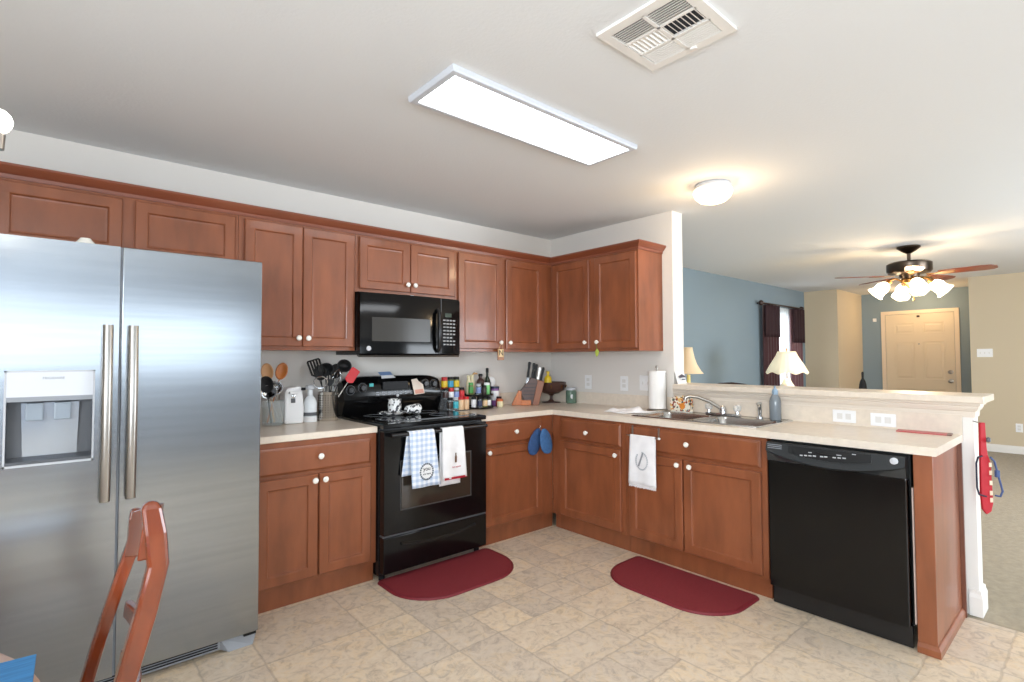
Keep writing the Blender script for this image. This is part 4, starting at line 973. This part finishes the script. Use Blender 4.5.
t = T('soap_bottle', 'blue-grey translucent dish soap bottle at the corner of the sink', 'bottle', (-.105, -2.083, zt))
MB().lathe((-.105, -2.083, zt), [(.030, .0005), (.034, .006), (.034, .115), (.030, .135), (.020, .155), (.014, .165)], 24).build('body', C('soap_blue', (128, 136, 142), rough=.12), t, smooth=True)
MB().lathe((-.105, -2.083, zt), [(.017, .160), (.018, .18), (.012, .195), (.006, .198), (.006, .212), (.003, .214)], 16).build('cap', C('soap_cap', (140, 164, 186), rough=.3), t, smooth=True)
def cloth_fn(u, v):
    ca = Vector((-.48, -1.02)); e1 = Vector((.26, -.10)); e2 = Vector((.05, -.16)) if False else Vector((-.02, -.20))
    p = ca + e1*u + e2*v; 
    ed = min(u, 1-u, v, 1-v)
    z = CT + .003 + (.030*abs(math.sin(u*5+v*3))*abs(math.cos(v*4-u*2)) + .012*math.sin(u*13+1)*math.sin(v*9))*min(1, ed*6) + .002
    return Vector((p.x + .015*math.sin(v*7), p.y + .012*math.sin(u*8), max(z, CT+.003)))
tag(MB().grid(cloth_fn, 24, 18).build('dish_cloth', CLW, smooth=True, solid=.003, origin=(-.33, -1.15, CT)), 'crumpled white dish cloth lying left of the sink', 'cloth')
t = T('sign_card', 'small white card with a dark blue shape leaning on the partition end', 'card', (.06, -1.325, 1.112))
MB().prism([(.0, -1.335, 1.113), (.125, -1.335, 1.113), (.125, -1.309, 1.205), (.0, -1.309, 1.205)], (0, -.003, 0)).build('card', WHP, t)
MB().prism([(.012, -1.3330, 1.165), (.045, -1.3285, 1.178), (.07, -1.3265, 1.186), (.105, -1.3305, 1.172), (.115, -1.3340, 1.16), (.07, -1.3340, 1.16), (.03, -1.3350, 1.156)], (0, -.002, 0)).build('printed_shape', NAVY, t)
MB().prism([(.055, -1.339, 1.142), (.10, -1.339, 1.142), (.10, -1.3375, 1.150), (.055, -1.3375, 1.150)], (0, -.002, 0)).build('printed_line', NAVY, t)
t = T('folder', 'flat red strip lying on the counter near its open end', 'strip', (-.06, -2.8, CT))
MB().prism([(-.135, -2.715, CT+.0005), (-.040, -2.705, CT+.0005), (-.035, -2.915, CT+.0005), (-.130, -2.925, CT+.0005)], (0, 0, .004)).build('strip', C('faded_red', (192, 78, 80)), t)
MB().prism([(-.130, -2.9255, CT+.0005), (-.035, -2.9155, CT+.0005), (-.035, -2.935, CT+.0005), (-.130, -2.945, CT+.0005)], (0, 0, .005)).build('end_clip', C('clip_brown', (120, 84, 74)), t)

# --- utensils
def holder_utensil(kind, mt, base, head, label, hm=None, hr=.004):
    """handle from base to head, head shape facing the room"""
    b = Vector(base); h = Vector(head); d = (h-b).normalized()
    t = T(kind, label, 'utensil', base)
    side = d.cross(Vector((-.37, -.93, 0))).normalized(); nrm = side.cross(d).normalized()
    def P(a, s, c=0): return h + d*a*1.12 + side*s*1.15 + nrm*c
    hm = hm or mt
    MB().tube([b, b + (h-b)*.5, h], [hr*1.3, hr, hr*.8], 8).build('handle', mt, t, smooth=True)
    def flat(outl, th=.004, name='head', m_=None):
        return MB().quadring([[P(a, s, -th/2) for a, s in outl], [P(a, s, th/2) for a, s in outl]], True, True).build(name, m_ or hm, t, bevel=.0015)
    if kind == 'slotted_spatula':
        for k in range(5): flat([(.018, -.034+.0145*k), (.10, -.036+.0155*k), (.10, -.0245+.0155*k), (.018, -.0235+.0145*k)], .003, 'tine')
        flat([(0, -.012), (.022, -.036), (.022, .036), (0, .012)], .003, 'neck'); flat([(.098, -.037), (.108, -.030), (.108, .030), (.098, .037)], .003, 'tip')
    elif kind == 'spatula': flat([(0, -.008), (.012, -.026), (.085, -.028), (.095, -.02), (.09, .026), (.012, .026), (0, .008)], .009)
    elif kind in ('ladle', 'spoon', 'wooden_spoon'):
        w, l, dp = {'ladle': (.040, .075, .03), 'spoon': (.034, .09, .014), 'wooden_spoon': (.030, .095, .010)}[kind]
        def f(u, v):
            a = u*2*PI; r = v; return P(l*.5 + l*.5*r*math.cos(a), w*r*math.sin(a), dp*(r*r-1))
        MB().grid(f, 20, 5).build('bowl', hm, t, smooth=True, solid=.003)
    elif kind == 'whisk':
        for k in range(4):
            an = PI*k/4; MB().tube([P(.11*u_ , .028*math.sin(PI*u_)*s_*math.cos(an), .028*math.sin(PI*u_)*s_*math.sin(an)) for s_, u_ in [(1, i/8) for i in range(9)] + [(-1, 1-i/8) for i in range(1, 9)]], .0016, 5).build('wire', CHR, t, smooth=True)
    elif kind == 'strainer':
        MB().tube([P(.035 + .035*math.cos(a), .036*math.sin(a)) for a in [2*PI*i/20 for i in range(20)]], .004, 6, closed=True).build('ring', hm, t, smooth=True)
    elif kind == 'fork':
        flat([(0, -.006), (.02, -.022), (.04, -.024), (.04, .024), (.02, .022), (0, .006)], .004)
        for k in range(4): flat([(.038, -.024+.0135*k), (.085, -.026+.0145*k), (.085, -.021+.0145*k), (.038, -.0165+.0135*k)], .003, 'tine')
    return t
hx, hy = -2.211, -.14
t = T('utensil_holder', 'perforated stainless steel cylinder crammed with kitchen utensils', 'utensil holder', (hx, hy, CT))
hm_ = bpy.data.materials.new('perforated_steel'); hm_.use_nodes = True; n_ = hm_.node_tree.nodes; l_ = hm_.node_tree.links; b_ = n_['Principled BSDF']; b_.inputs['Metallic'].default_value = 1; b_.inputs['Roughness'].default_value = .25
MB().lathe((hx, hy, CT), [(.062, .001), (.064, .004), (.064, .182), (.066, .186), (.062, .186), (.060, .182), (.060, .01), (.01, .01)], 32).build('cylinder', mat('holder_steel', (206, 202, 196), .22, metal=1), t, smooth=True)
for i in range(11):
    an = math.radians(-90 - 22 + (i-5)*15)
    dots = MB()
    for k in range(10):
        c_ = Vector((hx + .0643*math.cos(an), hy + .0643*math.sin(an), CT+.025+.0155*k)); tn = Vector((-math.sin(an), math.cos(an), 0)); nr = Vector((math.cos(an), math.sin(an), 0))
        rg = [[c_ + nr*q + tn*(.0045*math.cos(2*PI*j/6)) + Vector((0, 0, .0045*math.sin(2*PI*j/6))) for j in range(6)] for q in (-.001, .0004)]
        dots.quadring(rg, True, True)
    dots.build('perforation_row', BLKM, t)
zb = CT+.02
holder_utensil('slotted_spatula', BLKM, (hx+.03, hy, zb), (hx-.075, hy-.03, CT+.285), 'black slotted spatula leaning left in the steel holder')
holder_utensil('ladle', BLKM, (hx-.02, hy, zb), (hx-.01, hy+.01, CT+.29), 'large black spoon upright in the middle of the steel holder')
holder_utensil('fork', BLKM, (hx-.01, hy-.03, zb), (hx-.01, hy-.045, CT+.225), 'black pasta fork at the front of the steel holder')
holder_utensil('spoon', BLKM, (hx-.02, hy+.02, zb), (hx+.045, hy+.02, CT+.27), 'black slotted spoon right of centre in the steel holder')
holder_utensil('whisk', CHR, (hx-.01, hy+.01, zb), (hx+.035, hy-.01, CT+.215), 'metal whisk leaning right in the steel holder')
holder_utensil('ladle', BLKM, (hx-.02, hy-.01, zb), (hx+.085, hy-.02, CT+.315), 'small black ladle leaning right over the range')
holder_utensil('spatula', NICK, (hx-.03, hy-.02, zb), (hx+.115, hy-.04, CT+.245), 'red silicone spatula leaning right toward the range', RED)
holder_utensil('strainer', CHR, (hx+.02, hy+.0, zb), (hx-.055, hy-.04, CT+.215), 'metal ring-headed masher leaning left in the steel holder')
holder_utensil('spoon', BLKM, (hx, hy+.03, zb), (hx-.035, hy+.03, CT+.26), 'black solid spoon behind the pasta fork')
# left holder next to the refrigerator
jx, jy = -2.565, -.17
t = T('glass_utensil_jar', 'clear wavy glass jar of ladles beside the refrigerator', 'utensil holder', (jx, jy, CT))
MB().lathe((jx, jy, CT), [(.055, .001), (.060, .006), (.064, .09), (.068, .15), (.064, .15), (.060, .09), (.055, .012), (.01, .010)], 28).build('jar', GLASS, t, smooth=True)
holder_utensil('wooden_spoon', TAN, (jx+.01, jy, zb), (jx-.02, jy+.02, CT+.27), 'light wooden spoon nearest the refrigerator', C('light_wood', (214, 160, 110)))
holder_utensil('wooden_spoon', C('amber_wood', (190, 112, 50)), (jx-.03, jy, zb), (jx+.04, jy+.01, CT+.275), 'amber wooden spoon leaning right in the glass jar')
holder_utensil('ladle', NICK, (jx+.05, jy-.03, zb), (jx+.015, jy-.02, CT+.185), 'steel ladle with its bowl up in the glass jar', CHR)
holder_utensil('ladle', NICK, (jx+.03, jy-.04, zb), (jx-.02, jy-.04, CT+.165), 'second steel ladle standing lower in the glass jar', CHR)
holder_utensil('spoon', BLKM, (jx-.02, jy-.045, zb), (jx-.045, jy-.05, CT+.20), 'black spoon at the refrigerator side of the glass jar')
# can opener
t = T('can_opener', 'white electric can opener standing on the counter', 'can opener', (-2.44, -.13, CT))
MB().prism([(-2.50, -.19, CT+.001), (-2.385, -.19, CT+.001), (-2.378, -.18, CT+.10), (-2.392, -.18, CT+.225), (-2.41, -.18, CT+.232), (-2.48, -.18, CT+.222), (-2.497, -.18, CT+.195)], (0, .11, 0)).build('housing', WHP, t, bevel=.012)
MB().box(-2.475, -.205, CT+.185, -2.42, -.18, CT+.20, .003).build('lever', WHP, t)
MB().lathe((-2.448, -.181, CT+.172), [(.012, 0), (.012, .010), (.005, .012)], 14, '-y').build('cutting_wheel', CHR, t, smooth=True)
MB().box(-2.462, -.186, CT+.13, -2.436, -.179, CT+.158).build('magnet_arm', DGRY, t)
MB().box(-2.40, -.2, CT+.205, -2.378, -.18, CT+.222, .002).build('cap', BLKM, t)
t = T('food_chopper', 'clear-topped white hand food chopper beside the can opener', 'food chopper', (-2.325, -.13, CT))
MB().lathe((-2.325, -.13, CT), [(.044, .001), (.044, .03), (.042, .032)], 24).build('base', WHP, t, smooth=True)
MB().lathe((-2.325, -.13, CT), [(.041, .032), (.042, .034), (.042, .12), (.03, .15), (.016, .165), (.016, .205)], 24).build('container', C('frosted_clear', (226, 230, 232), rough=.15), t, smooth=True)
MB().lathe((-2.325, -.13, CT), [(.0425, .040), (.0430, .042), (.0430, .060), (.0425, .062)], 24, cap0=False, cap1=False).build('grey_band', DGRY, t, smooth=True)
MB().lathe((-2.325, -.13, CT), [(.016, .203), (.03, .208), (.032, .222), (.026, .232), (.01, .236)], 20).build('plunger_knob', LGRY, t, smooth=True)

# --- on the range
COW = spots('spotted_ceramic', (240, 240, 238), [(240, 240, 238), (90, 90, 94), (60, 60, 64)], 75, .2)
zc = .930
t = T('spoon_rest', 'black and white spotted ceramic spoon rest on the cooktop', 'spoon rest', (-1.84, -.30, zc))
MB().lathe((-1.83, -.30, zc), [(.035, .0005), (.075, .008), (.09, .02), (.087, .022), (.07, .012), (.01, .008)], 28).build('dish', COW, t, smooth=True)
MB().prism([(-1.93, -.32, zc+.014), (-1.90, -.33, zc+.014), (-1.90, -.27, zc+.014), (-1.94, -.29, zc+.018)], (0, 0, .008)).build('handle', COW, t, bevel=.003)
t = T('ceramic_cup', 'black and white spotted ceramic cup standing in the spoon rest', 'cup', (-1.81, -.29, zc+.012))
MB().lathe((-1.81, -.29, zc+.012), [(.03, .0005), (.042, .01), (.046, .05), (.042, .085), (.045, .095), (.040, .094), (.036, .08), (.038, .05), (.01, .01)], 24).build('cup', COW, t, smooth=True)
t = T('ceramic_ring', 'spotted ceramic timer lying on its side right of the cup', 'timer', (-1.70, -.33, zc+.035))
MB().lathe((-1.755, -.345, zc+.036), [(.020, 0), (.026, .01), (.030, .05), (.036, .075), (.036, .10), (.026, .11), (.01, .11)], 24, 'x').build('barrel', COW, t, smooth=True)
t = T('note_pad', 'small blue and white folded note on top of the range backguard', 'note', (-1.78, -.10, 1.188))
MB().prism([(-1.83, -.125, 1.190), (-1.735, -.125, 1.192), (-1.735, -.085, 1.215), (-1.83, -.085, 1.213)], (0, .002, .003)).build('paper', C('note_blue', (130, 160, 206)), t)
MB().prism([(-1.835, -.148, 1.172), (-1.728, -.148, 1.176), (-1.735, -.126, 1.195), (-1.83, -.126, 1.193)], (0, -.002, .001)).build('white_fold', WHP, t)
t = T('recipe_card', 'tall pale recipe card leaning on the right of the range control panel', 'card', (-1.54, -.16, 1.05))
MB().prism([(-1.575, -.152, 1.048), (-1.49, -.152, 1.055), (-1.495, -.139, 1.12), (-1.53, -.132, 1.145), (-1.545, -.13, 1.165), (-1.59, -.131, 1.158)], (0, -.003, 0)).build('card', C('card_cream', (226, 210, 194)), t)
MB().prism([(-1.566, -.1555, 1.054), (-1.498, -.1555, 1.060), (-1.500, -.149, 1.088), (-1.57, -.149, 1.084)], (0, -.001, 0)).build('print', C('card_pink', (214, 150, 130)), t)

# --- rugs
def rug(name, label, pts, loc):
    t = T(name, label, 'rug', loc)
    cx = sum(p[0] for p in pts)/len(pts); cy = sum(p[1] for p in pts)/len(pts)
    def ring(k, z): return [Vector((cx + (p[0]-cx)*k, cy + (p[1]-cy)*k, z)) for p in pts]
    MB().quadring([ring(1, .001), ring(1.0, .005), ring(.985, .012), ring(.955, .013), ring(.95, .011)], True, True).build('border', RUGE, t)
    MB().quadring([ring(.95, .0105), ring(.948, .0125), ring(.5, .0125)], False, True).build('woven_field', RUGM, t)
    return t
def dshape(x0, x1, y0, y1, r, side, n=10):
    """rectangle with two large rounded corners away from the cabinet side"""
    def arc(cx, cy, a0, rr=None): rr = rr or r; return [(cx + rr*math.cos(math.radians(a0+90*k/n)), cy + rr*math.sin(math.radians(a0+90*k/n))) for k in range(n+1)]
    s = .03
    if side == 'N': return arc(x1-s, y1-s, 0, s) + arc(x0+s, y1-s, 90, s) + arc(x0+r, y0+r, 180) + arc(x1-r, y0+r, 270)
    return arc(x1-s, y1-s, 0, s) + arc(x0+r, y1-r, 90) + arc(x0+r, y0+r, 180) + arc(x1-s, y0+s, 270, s)
rug('kitchen_mat', 'dark red half-round cushioned mat in front of the range', dshape(-2.12, -1.288, -1.085, -.64, .27, 'N'), (-1.7, -.86, 0))
rug('kitchen_mat', 'dark red half-round cushioned mat in front of the sink cabinet', dshape(-1.078, -.63, -2.205, -1.405, .25, 'W'), (-.86, -1.8, 0))

# --- red strap with cords on the end of the half wall
t = T('dog_leash', 'red strap with blue cord loops hanging on the end of the half wall', 'leash', (-.03, -3.051, .98), rz=VR); ORG[t] = Vector((0, 0, 0))
MB().quadring([[Vector((x, y, z)) for x, z in ((-.012, .0), (.012, .0), (.016, -.12), (.020, -.16), (.034, -.20), (.040, -.40), (.030, -.44), (.008, -.455), (-.012, -.43), (-.018, -.36), (-.016, -.2))] for y in (0, .012)], True, True).build('strap', mat('strap_red', (184, 26, 42), .6), t, bevel=.002)
CRD = C('blue_cord', (64, 84, 130), rough=.7); CRD2 = C('navy_cord', (30, 34, 56), rough=.7)
MB().tube([(-.012, -.004, -.165), (-.035, -.006, -.17), (-.045, -.006, -.20), (-.045, -.006, -.32), (-.035, -.006, -.355), (.0, -.006, -.365)], .004, 8).build('cord_loop', CRD2, t, smooth=True)
MB().tube([(.028, -.004, -.17), (.045, -.006, -.19), (.065, -.006, -.27), (.082, -.006, -.34), (.07, -.006, -.365), (.045, -.006, -.36)], .0045, 8).build('cord_loop', CRD, t, smooth=True)
MB().box(.048, -.012, -.27, .068, .0, -.235, .004).build('clip', CRD, t)
for i, z in enumerate((-.22, -.26, -.31, -.36, -.395)): MB().box(.022, -.003, z, .036, -.0005, z+.022, .001).build('white_patch', C('patch_cream', (238, 214, 190)), t)
MB().lathe((.022, -.002, -.085), [(.002, -.014), (.010, -.008), (.010, .008), (.002, .014)], 10).build('clasp', DGRY, t, smooth=True)
MB().tube([(-.003, .053, 0.002), (0, .004, -.004)], .003, 6).build('nail', NICK, t)

# ================================================================ FURNITURE
def post(pts, w, d_):
    rings = []
    for (x, y, z, k) in pts: rings.append([Vector((x - d_*k/2, y - w*k/2, z)), Vector((x + d_*k/2, y - w*k/2, z)), Vector((x + d_*k/2, y + w*k/2, z)), Vector((x - d_*k/2, y + w*k/2, z))])
    return MB().quadring(rings, True, True)
t = T('dining_chair', 'glossy orange-brown wooden ladder-back chair in front of the refrigerator', 'chair', (-3.6, -1.93, 0))
yn, yf = -2.10, -1.80
post([(-3.365, yn, 0, .8), (-3.43, yn, .25, .95), (-3.46, yn, .43, .95), (-3.431, yn, .62, .95), (-3.395, yn, .76, 1.0), (-3.374, yn, .86, .95), (-3.380, yn, .93, 1.0), (-3.388, yn, .985, .9), (-3.389, yn, 1.0, .55)], .036, .042).build('rear_leg', CHAIRW, t, bevel=.007)
post([(-3.375, yf+.02, 0, .8), (-3.46, yf+.02, .25, .9), (-3.497, yf+.02, .43, .9), (-3.458, yf+.01, .60, .9), (-3.419, yf, .74, .9), (-3.388, yf, .84, .95), (-3.385, yf, .895, 1.0), (-3.387, yf, .92, .7)], .036, .034).build('rear_leg', CHAIRW, t, bevel=.007)
def slat(z0, z1, bow, th=.018, ends=0, dz=0):
    n = 16; rings = []
    for i in range(n+1):
        u = i/n; y = yn + .012 + (yf-yn-.024)*u; xb = -3.383 - (1-(z0+z1)/2)*.06 + bow*math.sin(PI*u); zz = -dz*u
        a = z0 + zz; b = z1 + zz + ends*math.sin(PI*u)
        lean = (b-a)*.12
        rings.append([Vector((xb-th/2-lean, y, a)), Vector((xb+th/2-lean, y, a)), Vector((xb+th/2, y, b)), Vector((xb-th/2, y, b))])
    return MB().quadring(rings, True, True)
slat(.87, .985, .03, .022, .008, .07).build('crest_rail', CHAIRW, t, smooth=True, bevel=.004)
slat(.70, .74, .004, .016, 0, .05).build('back_slat', CHAIRW, t, smooth=True, bevel=.004)
slat(.58, .61, .012, .016, 0, .04).build('back_slat', CHAIRW, t, smooth=True, bevel=.004)
MB().prism([(-3.42, -2.12, .435), (-3.42, -1.76, .435), (-3.83, -1.72, .435), (-3.83, -2.16, .435)], (0, 0, .03)).build('seat', CHAIRW, t, bevel=.01)
for yy in (-2.11, -1.77): post([(-3.80, yy, 0, .7), (-3.79, yy, .25, 1.1), (-3.79, yy, .435, .9)], .036, .036).build('front_leg', CHAIRW, t, bevel=.006)
for yy in (-2.105, -1.775): MB().tube([(-3.80, yy, .2), (-3.40, yy, .2)], .011, 8).build('stretcher', CHAIRW, t)
# dining table, placemat and the chandelier over it
t = T('dining_table', 'round light wooden dining table at the lower left corner', 'table', (-4.115, -2.36, 0))
MB().lathe((-4.115, -2.36, 0), [(.50, .722), (.558, .728), (.566, .740), (.562, .752), (.554, .756)], 64).build('tabletop', TABW, t, smooth=True)
MB().lathe((-4.115, -2.36, 0), [(.06, .16), (.09, .20), (.07, .30), (.045, .42), (.07, .55), (.05, .66), (.12, .721)], 24).build('pedestal', TABW, t, smooth=True)
for k in range(4):
    a = math.radians(20+90*k); d = Vector((math.cos(a), math.sin(a), 0)); c0 = Vector((-4.115, -2.36, 0))
    MB().tube([c0 + d*.04 + Vector((0, 0, .25)), c0 + d*.2 + Vector((0, 0, .16)), c0 + d*.36 + Vector((0, 0, .03))], [.035, .03, .022], 8).build('leg', TABW, t, smooth=True)
BLC = C('blue_woven', (52, 112, 160), rough=.8, var=.25, vscale=(10, 120, 10))
tag(MB().prism([(-3.97, -2.13, .7575), (-3.570, -2.160, .7575), (-3.575, -2.44, .7575), (-3.97, -2.44, .7575)], (0, 0, .004)).build('placemat', BLC, bevel=.001, origin=(-3.8, -2.28, .7565)), 'blue woven placemat at the edge of the round table', 'placemat')
t = T('chandelier', 'small ceiling-hung lamp with round lit bulbs over the dining table', 'chandelier', (-4.0, -1.75, H))
cx, cy = -4.0, -1.72
MB().lathe((cx, cy, H), [(.06, -.001), (.06, -.015), (.02, -.03)], 20).build('canopy', NICK, t, smooth=True)
MB().tube([(cx, cy, H-.02), (cx, cy, 1.86)], .006).build('stem', NICK, t)
MB().lathe((cx, cy, 1.80), [(.01, -.02), (.04, 0), (.045, .04), (.02, .08)], 20).build('hub', NICK, t, smooth=True)
BULB = mat('globe_bulb', (255, 250, 240), .3, emit=8, emcol=(255, 248, 236))
for k in range(5):
    a = math.radians(24.0+72*k); R_ = .345; d = Vector((math.cos(a), math.sin(a), 0)); c0 = Vector((cx, cy, 1.82))
    MB().tube([c0 + d*.03, c0 + d*.15 + Vector((0, 0, -.04)), c0 + d*.28 + Vector((0, 0, -.02)), c0 + d*R_ + Vector((0, 0, .05))], .006, 8).build('arm', NICK, t, smooth=True)
    p = c0 + d*R_
    MB().lathe(p + Vector((0, 0, .05)), [(.016, 0), (.018, .04), (.012, .045)], 12).build('socket', NICK, t, smooth=True)
    MB().lathe(p + Vector((0, 0, .125)), [(.012, -.032), (.024, -.022), (.031, -.008), (.032, .004), (.028, .017), (.017, .028), (.003, .032)], 20).build('bulb', BULB, t, smooth=True)

t = T('bowl', 'small upturned white bowl peeking over the top of the refrigerator', 'bowl', (-3.475, -.74, 1.751))
MB().lathe((-3.475, -.74, 1.751), [(.05, .0), (.05, .008), (.042, .03), (.025, .05), (.018, .06)], 24).build('bowl', PORC, t, smooth=True)
# ---- living room: lamps, tables, chair, vase
SH1 = mat('lamp_shade', (246, 236, 206), .7, emit=.35, emcol=(255, 240, 205)); SH2 = mat('lamp_shade_warm', (214, 196, 166), .7, emit=.25, emcol=(255, 200, 130))
FLOW = spots('floral_porcelain', (240, 238, 230), [(240, 238, 230), (214, 220, 210), (226, 210, 200)], 30, .2)
lx, ly = 3.0, -.955
t = T('end_table', 'dark end table carrying the white-shaded lamp in the living room', 'table', (lx, ly, 0))
MB().box(lx-.28, ly-.28, .57, lx+.28, ly+.28, .60, .006).build('tabletop', DKW, t)
for sx in (-1, 1):
    for sy in (-1, 1): MB().box(lx+sx*.25-.02, ly+sy*.25-.02, .001, lx+sx*.25+.02, ly+sy*.25+.02, .57).build('leg', DKW, t)
MB().box(lx-.25, ly-.25, .2, lx+.25, ly+.25, .22).build('shelf', DKW, t)
t = T('table_lamp', 'table lamp with pleated white shade and floral porcelain base by the window', 'lamp', (lx, ly, .6))
MB().lathe((lx, ly, .6), [(.075, .001), (.08, .02), (.05, .04), (.045, .07), (.085, .14), (.11, .24), (.10, .34), (.05, .42), (.035, .46)], 28).build('base', FLOW, t, smooth=True)
MB().tube([(lx, ly, 1.05), (lx, ly, 1.40)], .006).build('harp_rod', BRASS, t)
rings = []
for r, z in ((.225, 1.125), (.19, 1.20), (.15, 1.27), (.115, 1.33), (.095, 1.38)):
    rings.append([Vector((lx + r*(1+.012*math.cos(24*a_) + .03*math.cos(8*a_)*(r > .2))*math.cos(a_), ly + r*(1+.012*math.cos(24*a_))*math.sin(a_), z - (.012*math.cos(8*a_) if r > .2 else 0))) for a_ in [2*PI*i/96 for i in range(96)]])
MB().quadring(rings, False, False).build('lamp_shade', SH1, t, smooth=True, solid=.003)
MB().lathe((lx, ly, 1.395), [(.004, 0), (.012, .008), (.004, .022)], 10).build('finial', BRASS, t, smooth=True)
point('table_lamp_bulb', (lx, ly, 1.28), 4, (1, .84, .62), .05)
lx, ly = 1.0, -.845
t = T('console_table', 'small dark console table standing behind the partition end', 'table', (lx, ly, 0))
MB().box(lx-.2, ly-.35, .72, lx+.2, ly+.25, .75, .006).build('tabletop', DKW, t)
for sx in (-1, 1):
    for sy in (-.33, .23): MB().box(lx+sx*.17-.018, ly+sy-.018, .001, lx+sx*.17+.018, ly+sy+.018, .72).build('leg', DKW, t)
t = T('table_lamp', 'small lamp with bell-shaped amber shade half hidden behind the partition', 'lamp', (lx, ly, .75))
MB().lathe((lx, ly, .75), [(.06, .001), (.065, .015), (.025, .03), (.018, .12), (.03, .18), (.018, .24), (.016, .40)], 20).build('base', C('lamp_yellow', (220, 214, 130)), t, smooth=True)
MB().lathe((lx, ly, 1.16), [(.135, 0), (.115, .02), (.075, .09), (.055, .15), (.04, .22), (.036, .25)], 28, cap0=False, cap1=False).build('lamp_shade', SH2, t, smooth=True, solid=.003)
point('small_lamp_bulb', (lx, ly, 1.30), 1.2, (1, .70, .4), .03)
t = T('dining_chair', 'dark wooden chair whose arched back just shows above the bar', 'chair', (1.7, -1.04, 0))
bx, by = 1.5, -1.04
MB().box(bx-.02, by-.22, .43, bx+.42, by+.22, .46, .01).build('seat', DKW, t)
for sy in (-.2, .2):
    MB().tube([(bx+.04, by+sy, .001), (bx+.01, by+sy, .45), (bx-.04, by+sy*.95, 1.02)], .018, 8).build('rear_leg', DKW, t)
    MB().tube([(bx+.39, by+sy, .001), (bx+.39, by+sy, .43)], .018, 8).build('front_leg', DKW, t)
MB().prism([(bx-.05, by-.20, .94), (bx-.05, by+.20, .94), (bx-.05, by+.205, 1.035), (bx-.05, by+.12, 1.058), (bx-.05, by, 1.068), (bx-.05, by-.12, 1.058), (bx-.05, by-.205, 1.035)], (.022, 0, 0)).build('crest_rail', DKW, t)
for k in range(4): MB().box(bx-.035, by-.125+.08*k-.01, .46, bx-.018, by-.125+.08*k+.01, .95).build('spindle', DKW, t)
vx_, vy_ = 5.6, -1.02
t = T('floor_vase', 'slender black floor vase near the entry, left of the front door', 'vase', (vx_, vy_, 0))
MB().lathe((vx_, vy_, 0), [(.09, .001), (.10, .02), (.12, .3), (.10, .6), (.055, .80), (.045, .90), (.034, .95), (.014, .99), (.016, 1.07), (.010, 1.09)], 24).build('vase', BLKM, t, smooth=True)

# ================================================================ groups of repeats
def grp(test, g):
    for o in COL.objects:
        if o.parent is None and 'label' in o and test(o): o['group'] = g
nm = lambda s: (lambda o: o.name.split('.')[0] == s)
grp(nm('wall_cabinet'), 'wooden wall cabinets'); grp(nm('base_cabinet'), 'wooden base cabinets')
grp(nm('kitchen_knife'), 'knives in the wooden block'); grp(nm('kitchen_mat'), 'red kitchen mats'); grp(nm('dish_towel'), 'towels on the oven handle')
grp(lambda o: o.name.startswith('spice_jar') and o.location.x < -1.1, 'spice jars on the stepped rack')
grp(lambda o: o.name.startswith('spice_jar') and o.location.x >= -1.1, 'jars on the black turntable')
grp(nm('curtain'), 'maroon curtain panels'); grp(nm('wall_outlet'), 'white wall outlets'); grp(nm('light_switch'), 'white light switches')
grp(lambda o: o.get('category') == 'utensil' and o.location.x < -2.4, 'utensils in the glass jar')
grp(lambda o: o.get('category') == 'utensil' and -2.4 < o.location.x < -2.1, 'utensils in the steel holder')
